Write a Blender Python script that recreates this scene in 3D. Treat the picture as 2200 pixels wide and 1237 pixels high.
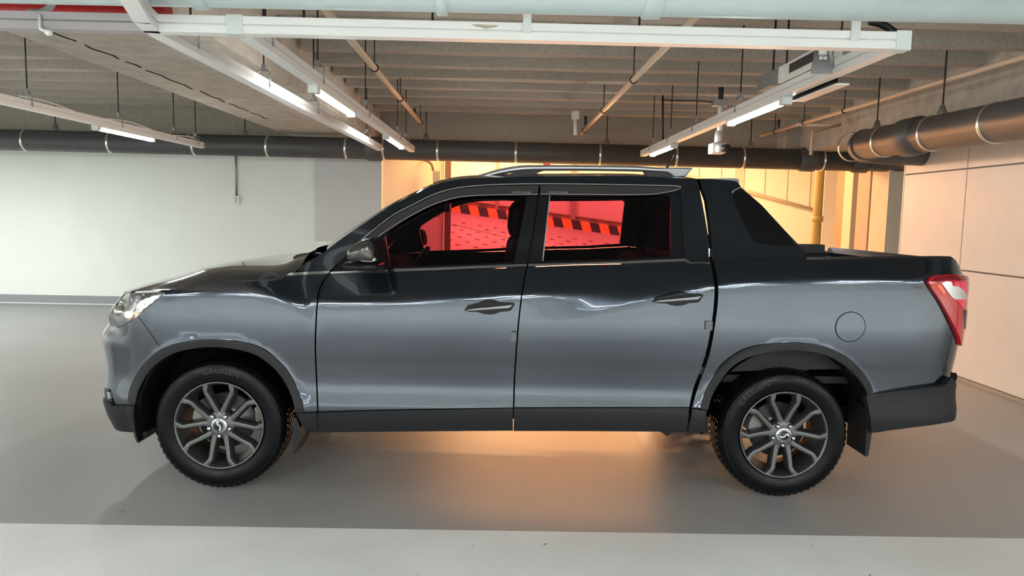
import bpy, bmesh, math, random
import numpy as np
from mathutils import Matrix, Vector
from mathutils.geometry import delaunay_2d_cdt

for o in list(bpy.data.objects):
    bpy.data.objects.remove(o, do_unlink=True)
C = bpy.context.scene.collection
S = bpy.context.scene
R = random.Random(7)

# ------------------------------------------------------------------ camera
# X runs along the vehicle (front at -X), Y runs away from the viewer, Z is up.
FOC, CX, CY = 1600.0, 1100.0, 618.5
VPX, VPY, ROLL, CAMH = 1082.0, 461.0, 0.0205, 1.54
_y = np.array([(VPX - CX) / FOC, -(VPY - CY) / FOC, 1.0]); _y /= np.linalg.norm(_y)
_x = np.array([1, -ROLL, 0.0]); _x -= _y * _x.dot(_y); _x /= np.linalg.norm(_x)
_z = np.cross(_x, _y)
if _z[1] < 0: _z = -_z
MW = np.array([_x, _y, _z])
cam_d = bpy.data.cameras.new('camera')
cam_d.sensor_fit = 'HORIZONTAL'; cam_d.sensor_width = 36.0
cam_d.lens = FOC / 2200.0 * 36.0
cam_d.clip_start = 0.05; cam_d.clip_end = 200
cam = bpy.data.objects.new('camera', cam_d); C.objects.link(cam)
_m = Matrix.Identity(4)
for i in range(3):
    _m[i][0] = MW[i][0]; _m[i][1] = MW[i][1]; _m[i][2] = -MW[i][2]
    _m[i][3] = (0, 0, CAMH)[i]
cam.matrix_world = _m
S.camera = cam

def ray(px, py):
    return MW @ np.array([(px - CX) / FOC, -(py - CY) / FOC, 1.0])
def atY(px, py, Y):
    d = ray(px, py); t = Y / d[1]; return Vector((d[0] * t, Y, d[2] * t + CAMH))
def atX(px, py, X):
    d = ray(px, py); t = X / d[0]; return Vector((X, d[1] * t, d[2] * t + CAMH))
def atZ(px, py, Z):
    d = ray(px, py); t = (Z - CAMH) / d[2]; return Vector((d[0] * t, d[1] * t, Z))

# ------------------------------------------------------------------ world, lamps, exposure
S.view_settings.view_transform = 'Standard'
S.view_settings.look = 'None'
S.view_settings.exposure = 0.40
S.view_settings.gamma = 1.0
S.view_settings.use_curve_mapping = False
w = bpy.data.worlds.new('world'); S.world = w; w.use_nodes = True
w.node_tree.nodes['Background'].inputs[0].default_value = (0.75, 0.85, 1.0, 1)
w.node_tree.nodes['Background'].inputs[1].default_value = 0.5

def area(name, loc, sx, sy, watt, col, rot=(0, 0, 0), spread=None):
    d = bpy.data.lights.new(name, 'AREA'); d.shape = 'RECTANGLE'
    d.size = sx; d.size_y = sy; d.energy = watt; d.color = col
    if spread: d.spread = spread
    o = bpy.data.objects.new(name, d); C.objects.link(o)
    o.location = loc; o.rotation_euler = rot
    return o
COOL = (0.97, 1.0, 0.985)
WARM = (1.0, 0.57, 0.29)
LANE_W, SIDE_W, RAMP_W = 62.0, 50.0, 370.0
# strip lamps over the driving lane and the bays on the viewer's side
for ix in range(-4, 6):
    for iy, yy in enumerate((-0.9, -3.4, -6.0, -8.6)):
        area('lane_lamp', (ix * 2.4 + 0.7 * (iy % 2), yy, 2.45), 1.25, 0.07, LANE_W, COOL)
# strip lamps of the neighbouring bays to the left
for xx in (-7.2, -9.4):
    for yy in (3.0, 6.0, 9.0):
        area('bay_lamp', (xx, yy, 2.40), 0.07, 1.25, SIDE_W, COOL)
# warm light in the ramp
area('ramp_warm_light', (1.1, 18.0, 2.30), 5.4, 0.35, RAMP_W * 0.6, (1.0, 0.42, 0.15), (-1.38, 0, 0))  # unseen low source, added to push orange light under the truck
area('ramp_warm_light', (2.0, 14.6, 3.45), 4.5, 0.5, RAMP_W * 0.7, (1.0, 0.46, 0.18), (-0.75, 0, 0))
area('ramp_warm_light', (5.0, 17.0, 3.9), 2.5, 0.5, RAMP_W * 1.0, WARM)
area('ramp_warm_light', (-0.2, 18.0, 4.0), 1.5, 0.4, RAMP_W * .7, WARM)

# ------------------------------------------------------------------ materials
def mat(name, col, rough=0.5, metal=0.0, coat=0.0, coat_r=0.03, spec=0.5, noise=None, bump=None, alpha=None):
    m = bpy.data.materials.new(name); m.use_nodes = True
    nt = m.node_tree; b = nt.nodes['Principled BSDF']
    b.inputs['Base Color'].default_value = (*col, 1); b.inputs['Roughness'].default_value = rough
    b.inputs['Metallic'].default_value = metal
    b.inputs['Coat Weight'].default_value = coat; b.inputs['Coat Roughness'].default_value = coat_r
    b.inputs['Specular IOR Level'].default_value = spec
    tc = None
    if noise or bump:
        tc = nt.nodes.new('ShaderNodeTexCoord')
    if noise:                       # (scale, amount, detail)
        n = nt.nodes.new('ShaderNodeTexNoise'); n.inputs['Scale'].default_value = noise[0]
        n.inputs['Detail'].default_value = noise[2] if len(noise) > 2 else 4
        nt.links.new(tc.outputs['Object'], n.inputs['Vector'])
        r = nt.nodes.new('ShaderNodeMapRange')
        r.inputs['From Min'].default_value = 0.3; r.inputs['From Max'].default_value = 0.7
        r.inputs['To Min'].default_value = 1 - noise[1]; r.inputs['To Max'].default_value = 1 + noise[1]
        nt.links.new(n.outputs['Fac'], r.inputs['Value'])
        mx = nt.nodes.new('ShaderNodeMix'); mx.data_type = 'RGBA'; mx.blend_type = 'MULTIPLY'
        mx.inputs['Factor'].default_value = 1
        mx.inputs['A'].default_value = (*col, 1)
        nt.links.new(r.outputs['Result'], mx.inputs['B'])
        nt.links.new(mx.outputs['Result'], b.inputs['Base Color'])
    if bump:                        # (scale, strength, distance)
        n = nt.nodes.new('ShaderNodeTexNoise'); n.inputs['Scale'].default_value = bump[0]
        n.inputs['Detail'].default_value = 5
        nt.links.new(tc.outputs['Object'], n.inputs['Vector'])
        bp = nt.nodes.new('ShaderNodeBump'); bp.inputs['Strength'].default_value = bump[1]
        bp.inputs['Distance'].default_value = bump[2]
        nt.links.new(n.outputs['Fac'], bp.inputs['Height'])
        nt.links.new(bp.outputs['Normal'], b.inputs['Normal'])
    return m

def emit(name, col, power):
    m = bpy.data.materials.new(name); m.use_nodes = True
    nt = m.node_tree; nt.nodes.clear()
    e = nt.nodes.new('ShaderNodeEmission'); e.inputs[0].default_value = (*col, 1); e.inputs[1].default_value = power
    o = nt.nodes.new('ShaderNodeOutputMaterial'); nt.links.new(e.outputs[0], o.inputs[0])
    return m

def tint_glass(name, col, refl=1.0, rough=0.0):
    m = bpy.data.materials.new(name); m.use_nodes = True
    nt = m.node_tree; nt.nodes.clear()
    t = nt.nodes.new('ShaderNodeBsdfTransparent'); t.inputs[0].default_value = (*col, 1)
    g = nt.nodes.new('ShaderNodeBsdfGlossy'); g.inputs['Roughness'].default_value = rough
    f = nt.nodes.new('ShaderNodeFresnel'); f.inputs[0].default_value = 1.45
    mp = nt.nodes.new('ShaderNodeMath'); mp.operation = 'MULTIPLY'; mp.inputs[1].default_value = refl
    nt.links.new(f.outputs[0], mp.inputs[0])
    mx = nt.nodes.new('ShaderNodeMixShader'); o = nt.nodes.new('ShaderNodeOutputMaterial')
    nt.links.new(mp.outputs[0], mx.inputs[0]); nt.links.new(t.outputs[0], mx.inputs[1])
    nt.links.new(g.outputs[0], mx.inputs[2]); nt.links.new(mx.outputs[0], o.inputs[0])
    return m

M = dict(
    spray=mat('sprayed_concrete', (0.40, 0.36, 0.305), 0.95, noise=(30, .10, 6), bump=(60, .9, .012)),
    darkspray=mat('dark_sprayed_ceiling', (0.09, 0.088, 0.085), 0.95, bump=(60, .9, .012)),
    beam=mat('beam_concrete', (0.47, 0.43, 0.365), 0.9, noise=(7, .17, 12), bump=(90, .8, .008)),
    wall=mat('white_wall_paint', (0.80, 0.83, 0.78), 0.6, noise=(2, .02)),
    greywall=mat('grey_wall_paint', (0.60, 0.61, 0.61), 0.6, noise=(2, .02)),
    skirting=mat('skirting_paint', (0.28, 0.29, 0.31), 0.5),
    panel=mat('white_wall_panel', (0.86, 0.78, 0.70), 0.35, noise=(4, .02)),
    joint=mat('panel_joint', (0.22, 0.20, 0.19), 0.6),
    creamlight=mat('pale_cream_paint', (0.88, 0.80, 0.62), 0.6),
    cream=mat('cream_paint', (0.62, 0.56, 0.44), 0.6, noise=(3, .03)),
    taupe=mat('taupe_and_shaded_cream', (0.42, 0.36, 0.29), 0.6),
    rampwall=mat('ramp_wall_paint', (0.82, 0.79, 0.70), 0.7, noise=(1.5, .04)),
    brown=mat('brown_steel', (0.30, 0.20, 0.12), 0.5),
    olive=mat('olive_paint', (0.36, 0.31, 0.12), 0.5),
    curb_o=mat('curb_orange', (0.95, 0.36, 0.06), 0.5),
    curb_k=mat('curb_black', (0.03, 0.03, 0.03), 0.6),
    rampfloor=mat('ramp_concrete', (0.55, 0.50, 0.44), 0.85, noise=(6, .1, 8), bump=(80, .3, .005)),
    ring=mat('ring_groove', (0.10, 0.09, 0.08), 0.9),
    yellowline=mat('ramp_line_paint', (0.85, 0.70, 0.35), 0.6),
    duct=mat('duct_wrap', (0.075, 0.075, 0.078), 0.45, noise=(20, .15), bump=(120, .15, .003)),
    strap=mat('bright_strap', (0.85, 0.85, 0.85), 0.25, 1.0),
    bigpipe=mat('painted_pipe', (0.50, 0.58, 0.58), 0.45, noise=(6, .04), bump=(40, .1, .003)),
    tray=mat('tray_aluminium', (0.86, 0.86, 0.85), 0.30, 0.15),
    traycap=mat('tray_cap', (0.66, 0.70, 0.67), 0.5),
    tape=mat('grey_tape', (0.55, 0.62, 0.62), 0.35),
    sprinkler=mat('sprinkler_paint', (0.62, 0.46, 0.33), 0.45),
    red=mat('red_paint', (0.45, 0.012, 0.012), 0.4),
    rod=mat('dark_rod', (0.03, 0.03, 0.03), 0.5, 0.6),
    clamp=mat('clamp_steel', (0.33, 0.33, 0.34), 0.4, 0.8),
    black=mat('black_plastic', (0.012, 0.013, 0.015), 0.45),
    blackbox=mat('grey_box', (0.20, 0.20, 0.19), 0.5),
    white=mat('white_plastic', (0.78, 0.78, 0.74), 0.4),
    tube=emit('tube_glow', (1.0, 0.98, 0.95), 70.0),
    lamp_glint=emit('warm_reflection_glow', (1.0, 0.60, 0.28), 9.0),  # glows in place of an orange reflection inside the headlight
    # vehicle
    paint=mat('grey_metallic_paint', (0.052, 0.062, 0.080), 0.15, 0.95, 1.0, 0.012),
    clad=mat('black_cladding', (0.013, 0.014, 0.016), 0.5, 0, spec=.22, bump=(600, .1, .001)),
    gloss=mat('gloss_black', (0.007, 0.007, 0.008), 0.12, spec=.15),
    pillar=mat('pillar_film', (0.007, 0.0075, 0.009), 0.3, spec=.2),
    visor=mat('smoked_visor', (0.035, 0.033, 0.032), 0.08, spec=.8),
    chrome=mat('bright_chrome', (0.78, 0.78, 0.78), 0.12, 1.0),
    mirror=mat('mirror_shell', (0.028, 0.027, 0.025), 0.14, spec=.6, coat=.6),
    satindark=mat('satin_grey', (0.34, 0.35, 0.37), 0.42, 0.7),
    satin=mat('satin_silver', (0.62, 0.63, 0.66), 0.30, 0.85),
    tyre=mat('tyre_rubber', (0.0035, 0.004, 0.0045), 0.20, spec=.14),
    tread=mat('tread_rubber', (0.018, 0.018, 0.019), 0.7),
    tyretext=mat('tyre_lettering', (0.04, 0.042, 0.046), 0.4, spec=.2),
    rim=mat('gunmetal_rim', (0.115, 0.117, 0.115), 0.28, 0.8),
    rimdark=mat('rim_barrel', (0.055, 0.056, 0.058), 0.35, 0.6),
    disc=mat('brake_disc_steel', (0.20, 0.20, 0.21), 0.35, 0.9),
    liner=mat('arch_liner', (0.008, 0.008, 0.009), 0.9, spec=.05),
    seam=mat('shut_line', (0.004, 0.004, 0.005), 0.9, spec=0.0),
    cloth=mat('dark_interior', (0.006, 0.0055, 0.0065), 0.85, spec=.1),
    glass=tint_glass('tinted_side_glass', (0.61, 0.27, 0.41), 1.0),
    wglass=tint_glass('windscreen_glass', (0.13, 0.10, 0.14), 1.0),
    lens=tint_glass('clear_lens', (0.93, 0.93, 0.93), 1.3),
    redlens=mat('red_lens', (0.42, 0.005, 0.012), 0.12, coat=1.0),
    darkred=mat('dark_red_lens', (0.16, 0.004, 0.010), 0.12, coat=1.0),
    innerred=mat('inner_red_lens', (0.66, 0.02, 0.06), 0.12, coat=1.0),
    orange=mat('orange_lens', (0.90, 0.10, 0.02), 0.15, coat=1.0),
    foam=mat('grey_foam', (0.13, 0.135, 0.14), 0.9),
)

# floor: glossy epoxy coat with scuffs
def floor_mat(name, col, rough, amt, coat=.0):
    m = mat(name, col, rough, noise=(1.1, amt, 12), coat=coat)
    nt = m.node_tree; b = nt.nodes['Principled BSDF']
    tc = nt.nodes.new('ShaderNodeTexCoord')
    n = nt.nodes.new('ShaderNodeTexNoise'); n.inputs['Scale'].default_value = 2.2; n.inputs['Detail'].default_value = 8
    nt.links.new(tc.outputs['Object'], n.inputs['Vector'])
    r = nt.nodes.new('ShaderNodeMapRange'); r.inputs['To Min'].default_value = rough - .03; r.inputs['To Max'].default_value = rough + .04
    nt.links.new(n.outputs['Fac'], r.inputs['Value']); nt.links.new(r.outputs['Result'], b.inputs['Roughness'])
    n2 = nt.nodes.new('ShaderNodeTexNoise'); n2.inputs['Scale'].default_value = 140; n2.inputs['Detail'].default_value = 3
    nt.links.new(tc.outputs['Object'], n2.inputs['Vector'])
    bp = nt.nodes.new('ShaderNodeBump'); bp.inputs['Strength'].default_value = .4; bp.inputs['Distance'].default_value = .004
    nt.links.new(n2.outputs['Fac'], bp.inputs['Height']); nt.links.new(bp.outputs['Normal'], b.inputs['Normal'])
    return m
M['floor'] = floor_mat('grey_epoxy_floor', (0.29, 0.295, 0.29), 0.37, .06)
M['lane'] = floor_mat('pale_lane_floor', (0.70, 0.715, 0.70), 0.42, .11)

# ------------------------------------------------------------------ helpers
class MB:
    """collects shapes and links them as ONE mesh object"""
    def __init__(s): s.v = []; s.f = []; s.sm = []
    def add(s, v, f, smooth=False):
        n = len(s.v); s.v += [tuple(p) for p in v]
        s.f += [tuple(i + n for i in q) for q in f]; s.sm += [smooth] * len(f)
        return s
    def box(s, a, b):
        x0, y0, z0 = a; x1, y1, z1 = b
        v = [(x0,y0,z0),(x1,y0,z0),(x1,y1,z0),(x0,y1,z0),(x0,y0,z1),(x1,y0,z1),(x1,y1,z1),(x0,y1,z1)]
        return s.add(v, [(0,3,2,1),(4,5,6,7),(0,1,5,4),(1,2,6,5),(2,3,7,6),(3,0,4,7)])
    def tube(s, pts, r, n=12, cap=True, closed=False):
        pts = [Vector(p) for p in pts]; N = len(pts)
        rr = r if isinstance(r, (list, tuple)) else [r] * N
        v = []; f = []; prev = None
        for i, p in enumerate(pts):
            if closed: t = pts[(i + 1) % N] - pts[i - 1]
            else: t = pts[min(i + 1, N - 1)] - pts[max(i - 1, 0)]
            t.normalize()
            if prev is None:
                a = Vector((0, 0, 1)) if abs(t.z) < .9 else Vector((1, 0, 0))
                nrm = t.cross(a).normalized()
            else:
                nrm = (prev - t * prev.dot(t)).normalized()
            prev = nrm; bn = t.cross(nrm)
            for k in range(n):
                a = 2 * math.pi * k / n
                v.append(p + (nrm * math.cos(a) + bn * math.sin(a)) * rr[i])
        for i in range(N if closed else N - 1):
            j = (i + 1) % N
            for k in range(n):
                k2 = (k + 1) % n
                f.append((i * n + k, i * n + k2, j * n + k2, j * n + k))
        s.add(v, f, True)
        if cap and not closed:
            m = len(s.v) - len(v)
            s.f += [tuple(m + k for k in range(n))[::-1], tuple(m + (N - 1) * n + k for k in range(n))]; s.sm += [False, False]
        return s
    def lathe(s, prof, c, axis='Y', n=48, smooth=True, closed=False):
        """prof: list of (radius, axial)"""
        v = []; f = []; P = len(prof)
        for k in range(n):
            a = 2 * math.pi * k / n; ca, sa = math.cos(a), math.sin(a)
            for r, h in prof:
                if axis == 'Y': v.append((c[0] + r * ca, c[1] + h, c[2] + r * sa))
                elif axis == 'Z': v.append((c[0] + r * ca, c[1] + r * sa, c[2] + h))
                else: v.append((c[0] + h, c[1] + r * ca, c[2] + r * sa))
        for k in range(n):
            k2 = (k + 1) % n
            for i in range(P if closed else P - 1):
                j = (i + 1) % P
                f.append((k * P + i, k * P + j, k2 * P + j, k2 * P + i))
        return s.add(v, f, smooth)
    def prism(s, poly, axis, a, b):
        """poly of 2-D points extruded along axis from a to b"""
        def P(p, h):
            return (h, p[0], p[1]) if axis == 'X' else ((p[0], h, p[1]) if axis == 'Y' else (p[0], p[1], h))
        n = len(poly)
        v = [P(p, a) for p in poly] + [P(p, b) for p in poly]
        f = [tuple(range(n))[::-1], tuple(range(n, 2 * n))] + [(i, (i + 1) % n, n + (i + 1) % n, n + i) for i in range(n)]
        return s.add(v, f)
    def grid(s, rows, smooth=True):
        """rows: list of equally long point rows"""
        a = len(rows); b = len(rows[0])
        v = [p for r in rows for p in r]
        f = [(i * b + j, i * b + j + 1, (i + 1) * b + j + 1, (i + 1) * b + j) for i in range(a - 1) for j in range(b - 1)]
        return s.add(v, f, smooth)
    def mirrored(s, yc):
        o = MB(); o.v = [(x, 2 * yc - y, z) for x, y, z in s.v]; o.f = [q[::-1] for q in s.f]; o.sm = list(s.sm); return o
    def build(s, name, m, parent=None, bevel=0, kind=None, angle=None):
        me = bpy.data.meshes.new(name); me.from_pydata([tuple(p) for p in s.v], [], s.f)
        me.polygons.foreach_set('use_smooth', s.sm); me.update()
        if m is not None:
            me.materials.append(M[m] if isinstance(m, str) else m)
        o = bpy.data.objects.new(name, me); C.objects.link(o)
        attach(o, parent)
        if bevel:
            b = o.modifiers.new('bevel', 'BEVEL'); b.width = bevel; b.segments = 2; b.limit_method = 'ANGLE'
        if kind: o['kind'] = kind
        return o

def attach(o, parent):
    """children are modelled in world space; the root empties sit at the thing's base"""
    if parent is not None:
        o.parent = parent
        if parent.parent is None and parent.type == 'EMPTY':
            o.matrix_parent_inverse = Matrix.Translation(-Vector(parent.location))
def tag(o, label=None, cat=None, group=None, kind=None):
    if label: o['label'] = label
    if cat: o['category'] = cat
    if group: o['group'] = group
    if kind: o['kind'] = kind
    return o
def thing(name, label, cat, loc=(0, 0, 0), group=None):
    o = bpy.data.objects.new(name, None); C.objects.link(o); o.location = loc; o.empty_display_size = .2
    return tag(o, label, cat, group)
def struct(name, mb, m, parent=None, bevel=0):
    return mb.build(name, m, parent, bevel, 'structure')
def boxo(name, a, b, m, parent=None, bevel=0, kind=None):
    a2 = tuple(min(p, q) for p, q in zip(a, b)); b2 = tuple(max(p, q) for p, q in zip(a, b))
    return MB().box(a2, b2).build(name, m, parent, bevel, kind)
def smooth(t):
    t = 0.0 if t < 0 else (1.0 if t > 1 else t); return t * t * (3 - 2 * t)
def lerp(a, b, t): return a + (b - a) * t
def catmull(pts, sub=6, closed=False):
    """smooth polyline through points of any dimension"""
    P = [np.array(p, float) for p in pts]; n = len(P); out = []
    for i in range(n if closed else n - 1):
        p0 = P[i - 1] if (i > 0 or closed) else 2 * P[0] - P[1]
        p1 = P[i]; p2 = P[(i + 1) % n]
        p3 = P[(i + 2) % n] if (i + 2 < n or closed) else 2 * P[-1] - P[-2]
        for k in range(sub):
            t = k / sub
            out.append(0.5 * ((2 * p1) + (-p0 + p2) * t + (2 * p0 - 5 * p1 + 4 * p2 - p3) * t * t + (-p0 + 3 * p1 - 3 * p2 + p3) * t ** 3))
    if not closed: out.append(P[-1])
    return out
# ================================================================== the room
YB = 11.75           # back wall
ZC = 3.0             # underside of the ceiling ribs
XL, XR, YF = -11.0, 4.55, -11.0
# floors
YL = 3.51            # edge of the parking bay paint
struct('floor', MB().box((XL, YL, -.1), (14.0, 12.6, 0)), 'floor')
struct('lane_floor', MB().box((XL, YF, -.1), (14.0, YL, .002)), 'lane')
sk = MB()
for k in range(70):
    x, y = R.uniform(-2.6, 2.8), (R.uniform(2.55, 3.48) if k < 45 else R.uniform(3.52, 3.9))
    n = R.randint(5, 7); rr = R.uniform(.002, .007); st_ = R.uniform(1, 3.0); a0 = R.uniform(0, 3.1)
    pts = []
    for i in range(n):
        a = 2 * math.pi * i / n; q = rr * R.uniform(.6, 1.1)
        dx, dy = q * st_ * math.cos(a), q * math.sin(a)
        pts.append((x + dx * math.cos(a0) - dy * math.sin(a0), y + dx * math.sin(a0) + dy * math.cos(a0), .0035))
    sk.add(pts, [tuple(range(n))])
sk.build('dirt_specks', 'brown', bpy.data.objects['lane_floor'], kind='stuff')
# ceiling
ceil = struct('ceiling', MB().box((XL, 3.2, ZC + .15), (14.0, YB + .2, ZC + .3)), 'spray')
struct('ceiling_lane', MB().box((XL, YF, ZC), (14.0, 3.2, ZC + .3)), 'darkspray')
rib_me = None
def ribs(x0, x1, ys):
    global rib_me
    for y in ys:
        w2, w1, h = .062, .072, .15
        mb = MB()
        n = max(2, int((x1 - x0) / .5)); rows = []
        for sgn, zz, ww in ((-1, ZC + h, w2), (-1, ZC, w1), (1, ZC, w1), (1, ZC + h, w2)):
            rows.append([(lerp(x0, x1, k / n), y + sgn * ww + R.uniform(-.008, .008), zz + (R.uniform(-.006, .006) if zz == ZC else 0)) for k in range(n + 1)])
        mb.grid(rows, False)
        e0 = [r[0] for r in rows]; e1 = [r[-1] for r in rows]
        mb.add(e0, [(0, 1, 2, 3)]); mb.add(e1, [(3, 2, 1, 0)])
        mb.build('rib', 'spray', ceil)
rib_y = [11.6 - .655 * k for k in range(1, 13)]
ribs(-1.86, 4.4, rib_y)
ribs(XL, -3.28, rib_y)
# wide sprayed beam to the left of the bay
bz = 2.67
struct('beam_wide', MB().prism([(-3.28, bz), (-2.94, bz - .012), (-1.96, bz), (-1.88, ZC + .2), (-3.40, ZC + .2)], 'Y', YF, YB), 'beam')
# crack along the beam
cr = MB()
pp = []
for k in range(60):
    y = 2.6 + k * .115
    pp.append((-2.94 + .012 * math.sin(k * 1.7) + R.uniform(-.008, .008), y, bz - .013))
for a, b in zip(pp[:-1], pp[1:]):
    if R.random() < .86: cr.tube([a, b], .006, 5)
cr.build('crack', 'liner', bpy.data.objects['beam_wide'])
# beams at the back and right
struct('beam_back', MB().box((-1.9, YB - .12, 2.48), (14.0, YB + .2, ZC + .2)), 'spray')
struct('beam_left_back', MB().box((XL, YB - .10, 2.55), (-1.9, YB + .2, ZC + .2)), 'spray')
struct('beam_right', MB().box((4.40, 3.4, 2.55), (5.1, YB - .1, ZC + .2)), 'beam')
struct('pier_right', MB().box((4.2, YB - .5, 2.55), (5.1, YB - .1, ZC + .2)), 'beam')
# walls
xw0 = atY(822, 400, YB).x
xg = atY(677, 400, YB - .12).x
struct('wall_back', MB().box((XL, YB, 0), (xw0, YB + .25, 2.6)), 'wall')
zg = atY(690, 518, YB - .12).z
struct('wall_back_pier', MB().box((xg, YB - .12, zg), (xw0, YB, 2.6)), 'greywall')
struct('wall_back_pier_base', MB().box((xg, YB - .125, 0), (xw0, YB, zg)), 'wall')
struct('baseboard_back', MB().box((XL, YB - .02, 0), (xg, YB + .1, .135)), 'skirting')
struct('trim_1', MB().box((XL, YB - .03, 0), (xg, YB + .1, .012)), 'wall')
struct('wall_left', MB().box((XL - .2, YF, 0), (XL, YB, ZC + .2)), 'wall')
struct('wall_front', MB().box((XL, YF - .2, 0), (14.0, YF, ZC + .2)), 'wall')
wr = struct('wall_right', MB().box((XR + .03, 3.5, 0), (XR + .3, 8.5, 2.62)), 'joint')
# white panels on the right wall, each with its joint
yj = [8.5, 7.36, 6.1, 4.85, 3.6]
zj = [0.0, 0.018, 1.005, 2.075, 2.42]
zj[2] = atX(2085, 583, XR).z; zj[3] = atX(2080, 362, XR).z
yj[1] = atX(2080, 340, XR).y
zj = [.03, zj[2], zj[3], 2.42]
for i in range(len(yj) - 1):
    for j in range(len(zj) - 1):
        MB().box((XR, yj[i + 1] + .007, zj[j] + .007), (XR + .04, yj[i] - .007, zj[j + 1] - .007)).build('wall_panel', 'panel', wr, bevel=.003)
struct('baseboard_right', MB().box((XR - .012, 3.5, 0), (XR + .04, 8.5, .03)), 'taupe')
struct('wall_right_end', MB().box((XR, 8.5, 0), (XR + .3, 8.52, 2.5)), 'panel')
# cream columns and jambs behind the pick-up bed
def pil(name, p0, p1, Y, dep, m, z1=2.5):
    a = atY(p0, 450, Y).x; b = atY(p1, 450, Y).x
    return struct(name, MB().box((a, Y, 0), (b, Y + dep, z1)), m)
pil('column_cream', 1906, 1990, 10.9, .5, 'cream')
pil('column_shaded_face', 1866, 1912, 11.5, .4, 'taupe')  # column face in shade, the shade put in as a taupe colour
pil('wall_switch', 1829, 1870, 12.2, .3, 'cream', 3.0)
struct('wall_far_right', MB().box((14.0, YF, 0), (14.2, 21, 6)), 'cream')

# ------------------------------------------------------------------ the ramp behind
def rz(x, y): return max(0.0, .193 * (y - 12.6) - .12 * x)
rows = [[(x, y, rz(x, y)) for x in np.linspace(-3, 14.0, 40)] for y in np.linspace(YB, 20.4, 40)]
ramp = struct('ramp_floor', MB().grid(rows, False), 'rampfloor')
YR = 20.3
rw = struct('wall_ramp', MB().box((-6, YR, -.5), (14.0, YR + .3, 6.5)), 'rampwall')
struct('ceiling_ramp', MB().box((-6, YB + .2, 4.3), (14.0, 21, 4.5)), 'rampwall')
struct('wall_ramp_lintel', MB().box((-6, YB + .2, 2.62), (14.0, YB + .35, 4.4)), 'rampwall')
# angled return wall at the left of the opening, with a steel post at its end
pe = atY(953, 450, 13.3)
struct('wall_ramp_left', MB().prism([(xw0 - .02, YB + .02), (pe.x, 13.3), (pe.x - .05, 13.6), (xw0 - .3, YB + .3)], 'Z', 0, 4.3), 'rampwall')
struct('wall_ramp_left_end', MB().box((-6.2, 12, 0), (-6, 21, 6)), 'rampwall')
a = atY(955, 450, 13.3).x; b = atY(968, 450, 13.3).x
tag(boxo('steel_post', (a, 13.3, 0), (b, 13.42, 4.3), 'brown'), 'brown steel post at the left edge of the ramp opening', 'post')
for (p0, p1, lab) in ((1064, 1071, 'slim post on the ramp wall behind the front of the roof rail'), (1226, 1237, 'slim post on the ramp wall seen through the rear door window')):
    a = atY(p0, 450, YR - .1).x; b = atY(p1, 450, YR - .1).x
    tag(boxo('wall_post', (a, YR - .1, rz(a, YR)), (b, YR, 4.3), 'taupe'), lab, 'post')
# orange and black kerb along the ramp wall
kb = thing('striped_kerb', 'orange and black striped kerb along the foot of the ramp wall', 'kerb', (1, YR - .3, rz(1, YR)))
x = -2.2; k = 0
while x < 5.0:
    L = .25
    z0 = rz(x, YR - .2) ; z1 = rz(x + L, YR - .2)
    y0, y1 = YR - .36, YR - .005
    sk = .07
    v = [(x + sk, y0, z0 - .05), (x + L + sk, y0, z1 - .05), (x + L, y0 + .06, z1 + .21), (x, y0 + .06, z0 + .21),
         (x + sk, y1, z0 - .05), (x + L + sk, y1, z1 - .05), (x + L, y1, z1 + .21), (x, y1, z0 + .21)]
    MB().add(v, [(0,1,2,3),(7,6,5,4),(3,2,6,7),(0,4,5,1),(1,5,6,2),(0,3,7,4)]).build('kerb_block', 'curb_o' if k % 2 else 'curb_k', kb)
    x += L; k += 1
# dark top edge and handrail strip above the kerb
rows = [(xx, YR - .06, rz(xx, YR) + .27) for xx in (-2.3, 5.2)]
MB().tube(rows, .03, 6).build('kerb_cap', 'brown', kb)
# painted line and ring grooves on the ramp
def rampray(px, py):
    d = ray(px, py)
    t = (-.193 * 12.6 - CAMH) / (d[2] - .193 * d[1] + .12 * d[0])
    p = d * t; return Vector((p[0], p[1], p[2] + CAMH))
p0 = rampray(968, 481); p1 = rampray(1105, 514); dd = p1 - p0
ln = MB()
q = [p0 - dd * .1, p1 + dd * 1.2]
sd = Vector((0, .10, .019))
ln.add([q[0] + Vector((0, 0, .012)), q[1] + Vector((0, 0, .012)), q[1] + sd + Vector((0, 0, .012)), q[0] + sd + Vector((0, 0, .012))], [(0, 1, 2, 3)])
ln.build('painted_line', 'yellowline', ramp)
rg = MB()
yy = 13.0
row = 0
while yy < 19:
    for i in range(18):
        xx = -2.4 + i * .40 + (.2 if row % 2 else 0)
        if rz(xx, yy) <= 0: continue
        pts = [(xx + .05 * math.cos(a), yy + .05 * math.sin(a), 0) for a in [2 * math.pi * q / 10 for q in range(10)]]
        pts = [(p[0], p[1], rz(p[0], p[1]) + .004) for p in pts]
        rg.tube(pts, .0055, 4, closed=True)
    yy += .38; row += 1
rg.build('ring_groove', 'ring', ramp, kind='stuff')
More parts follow.
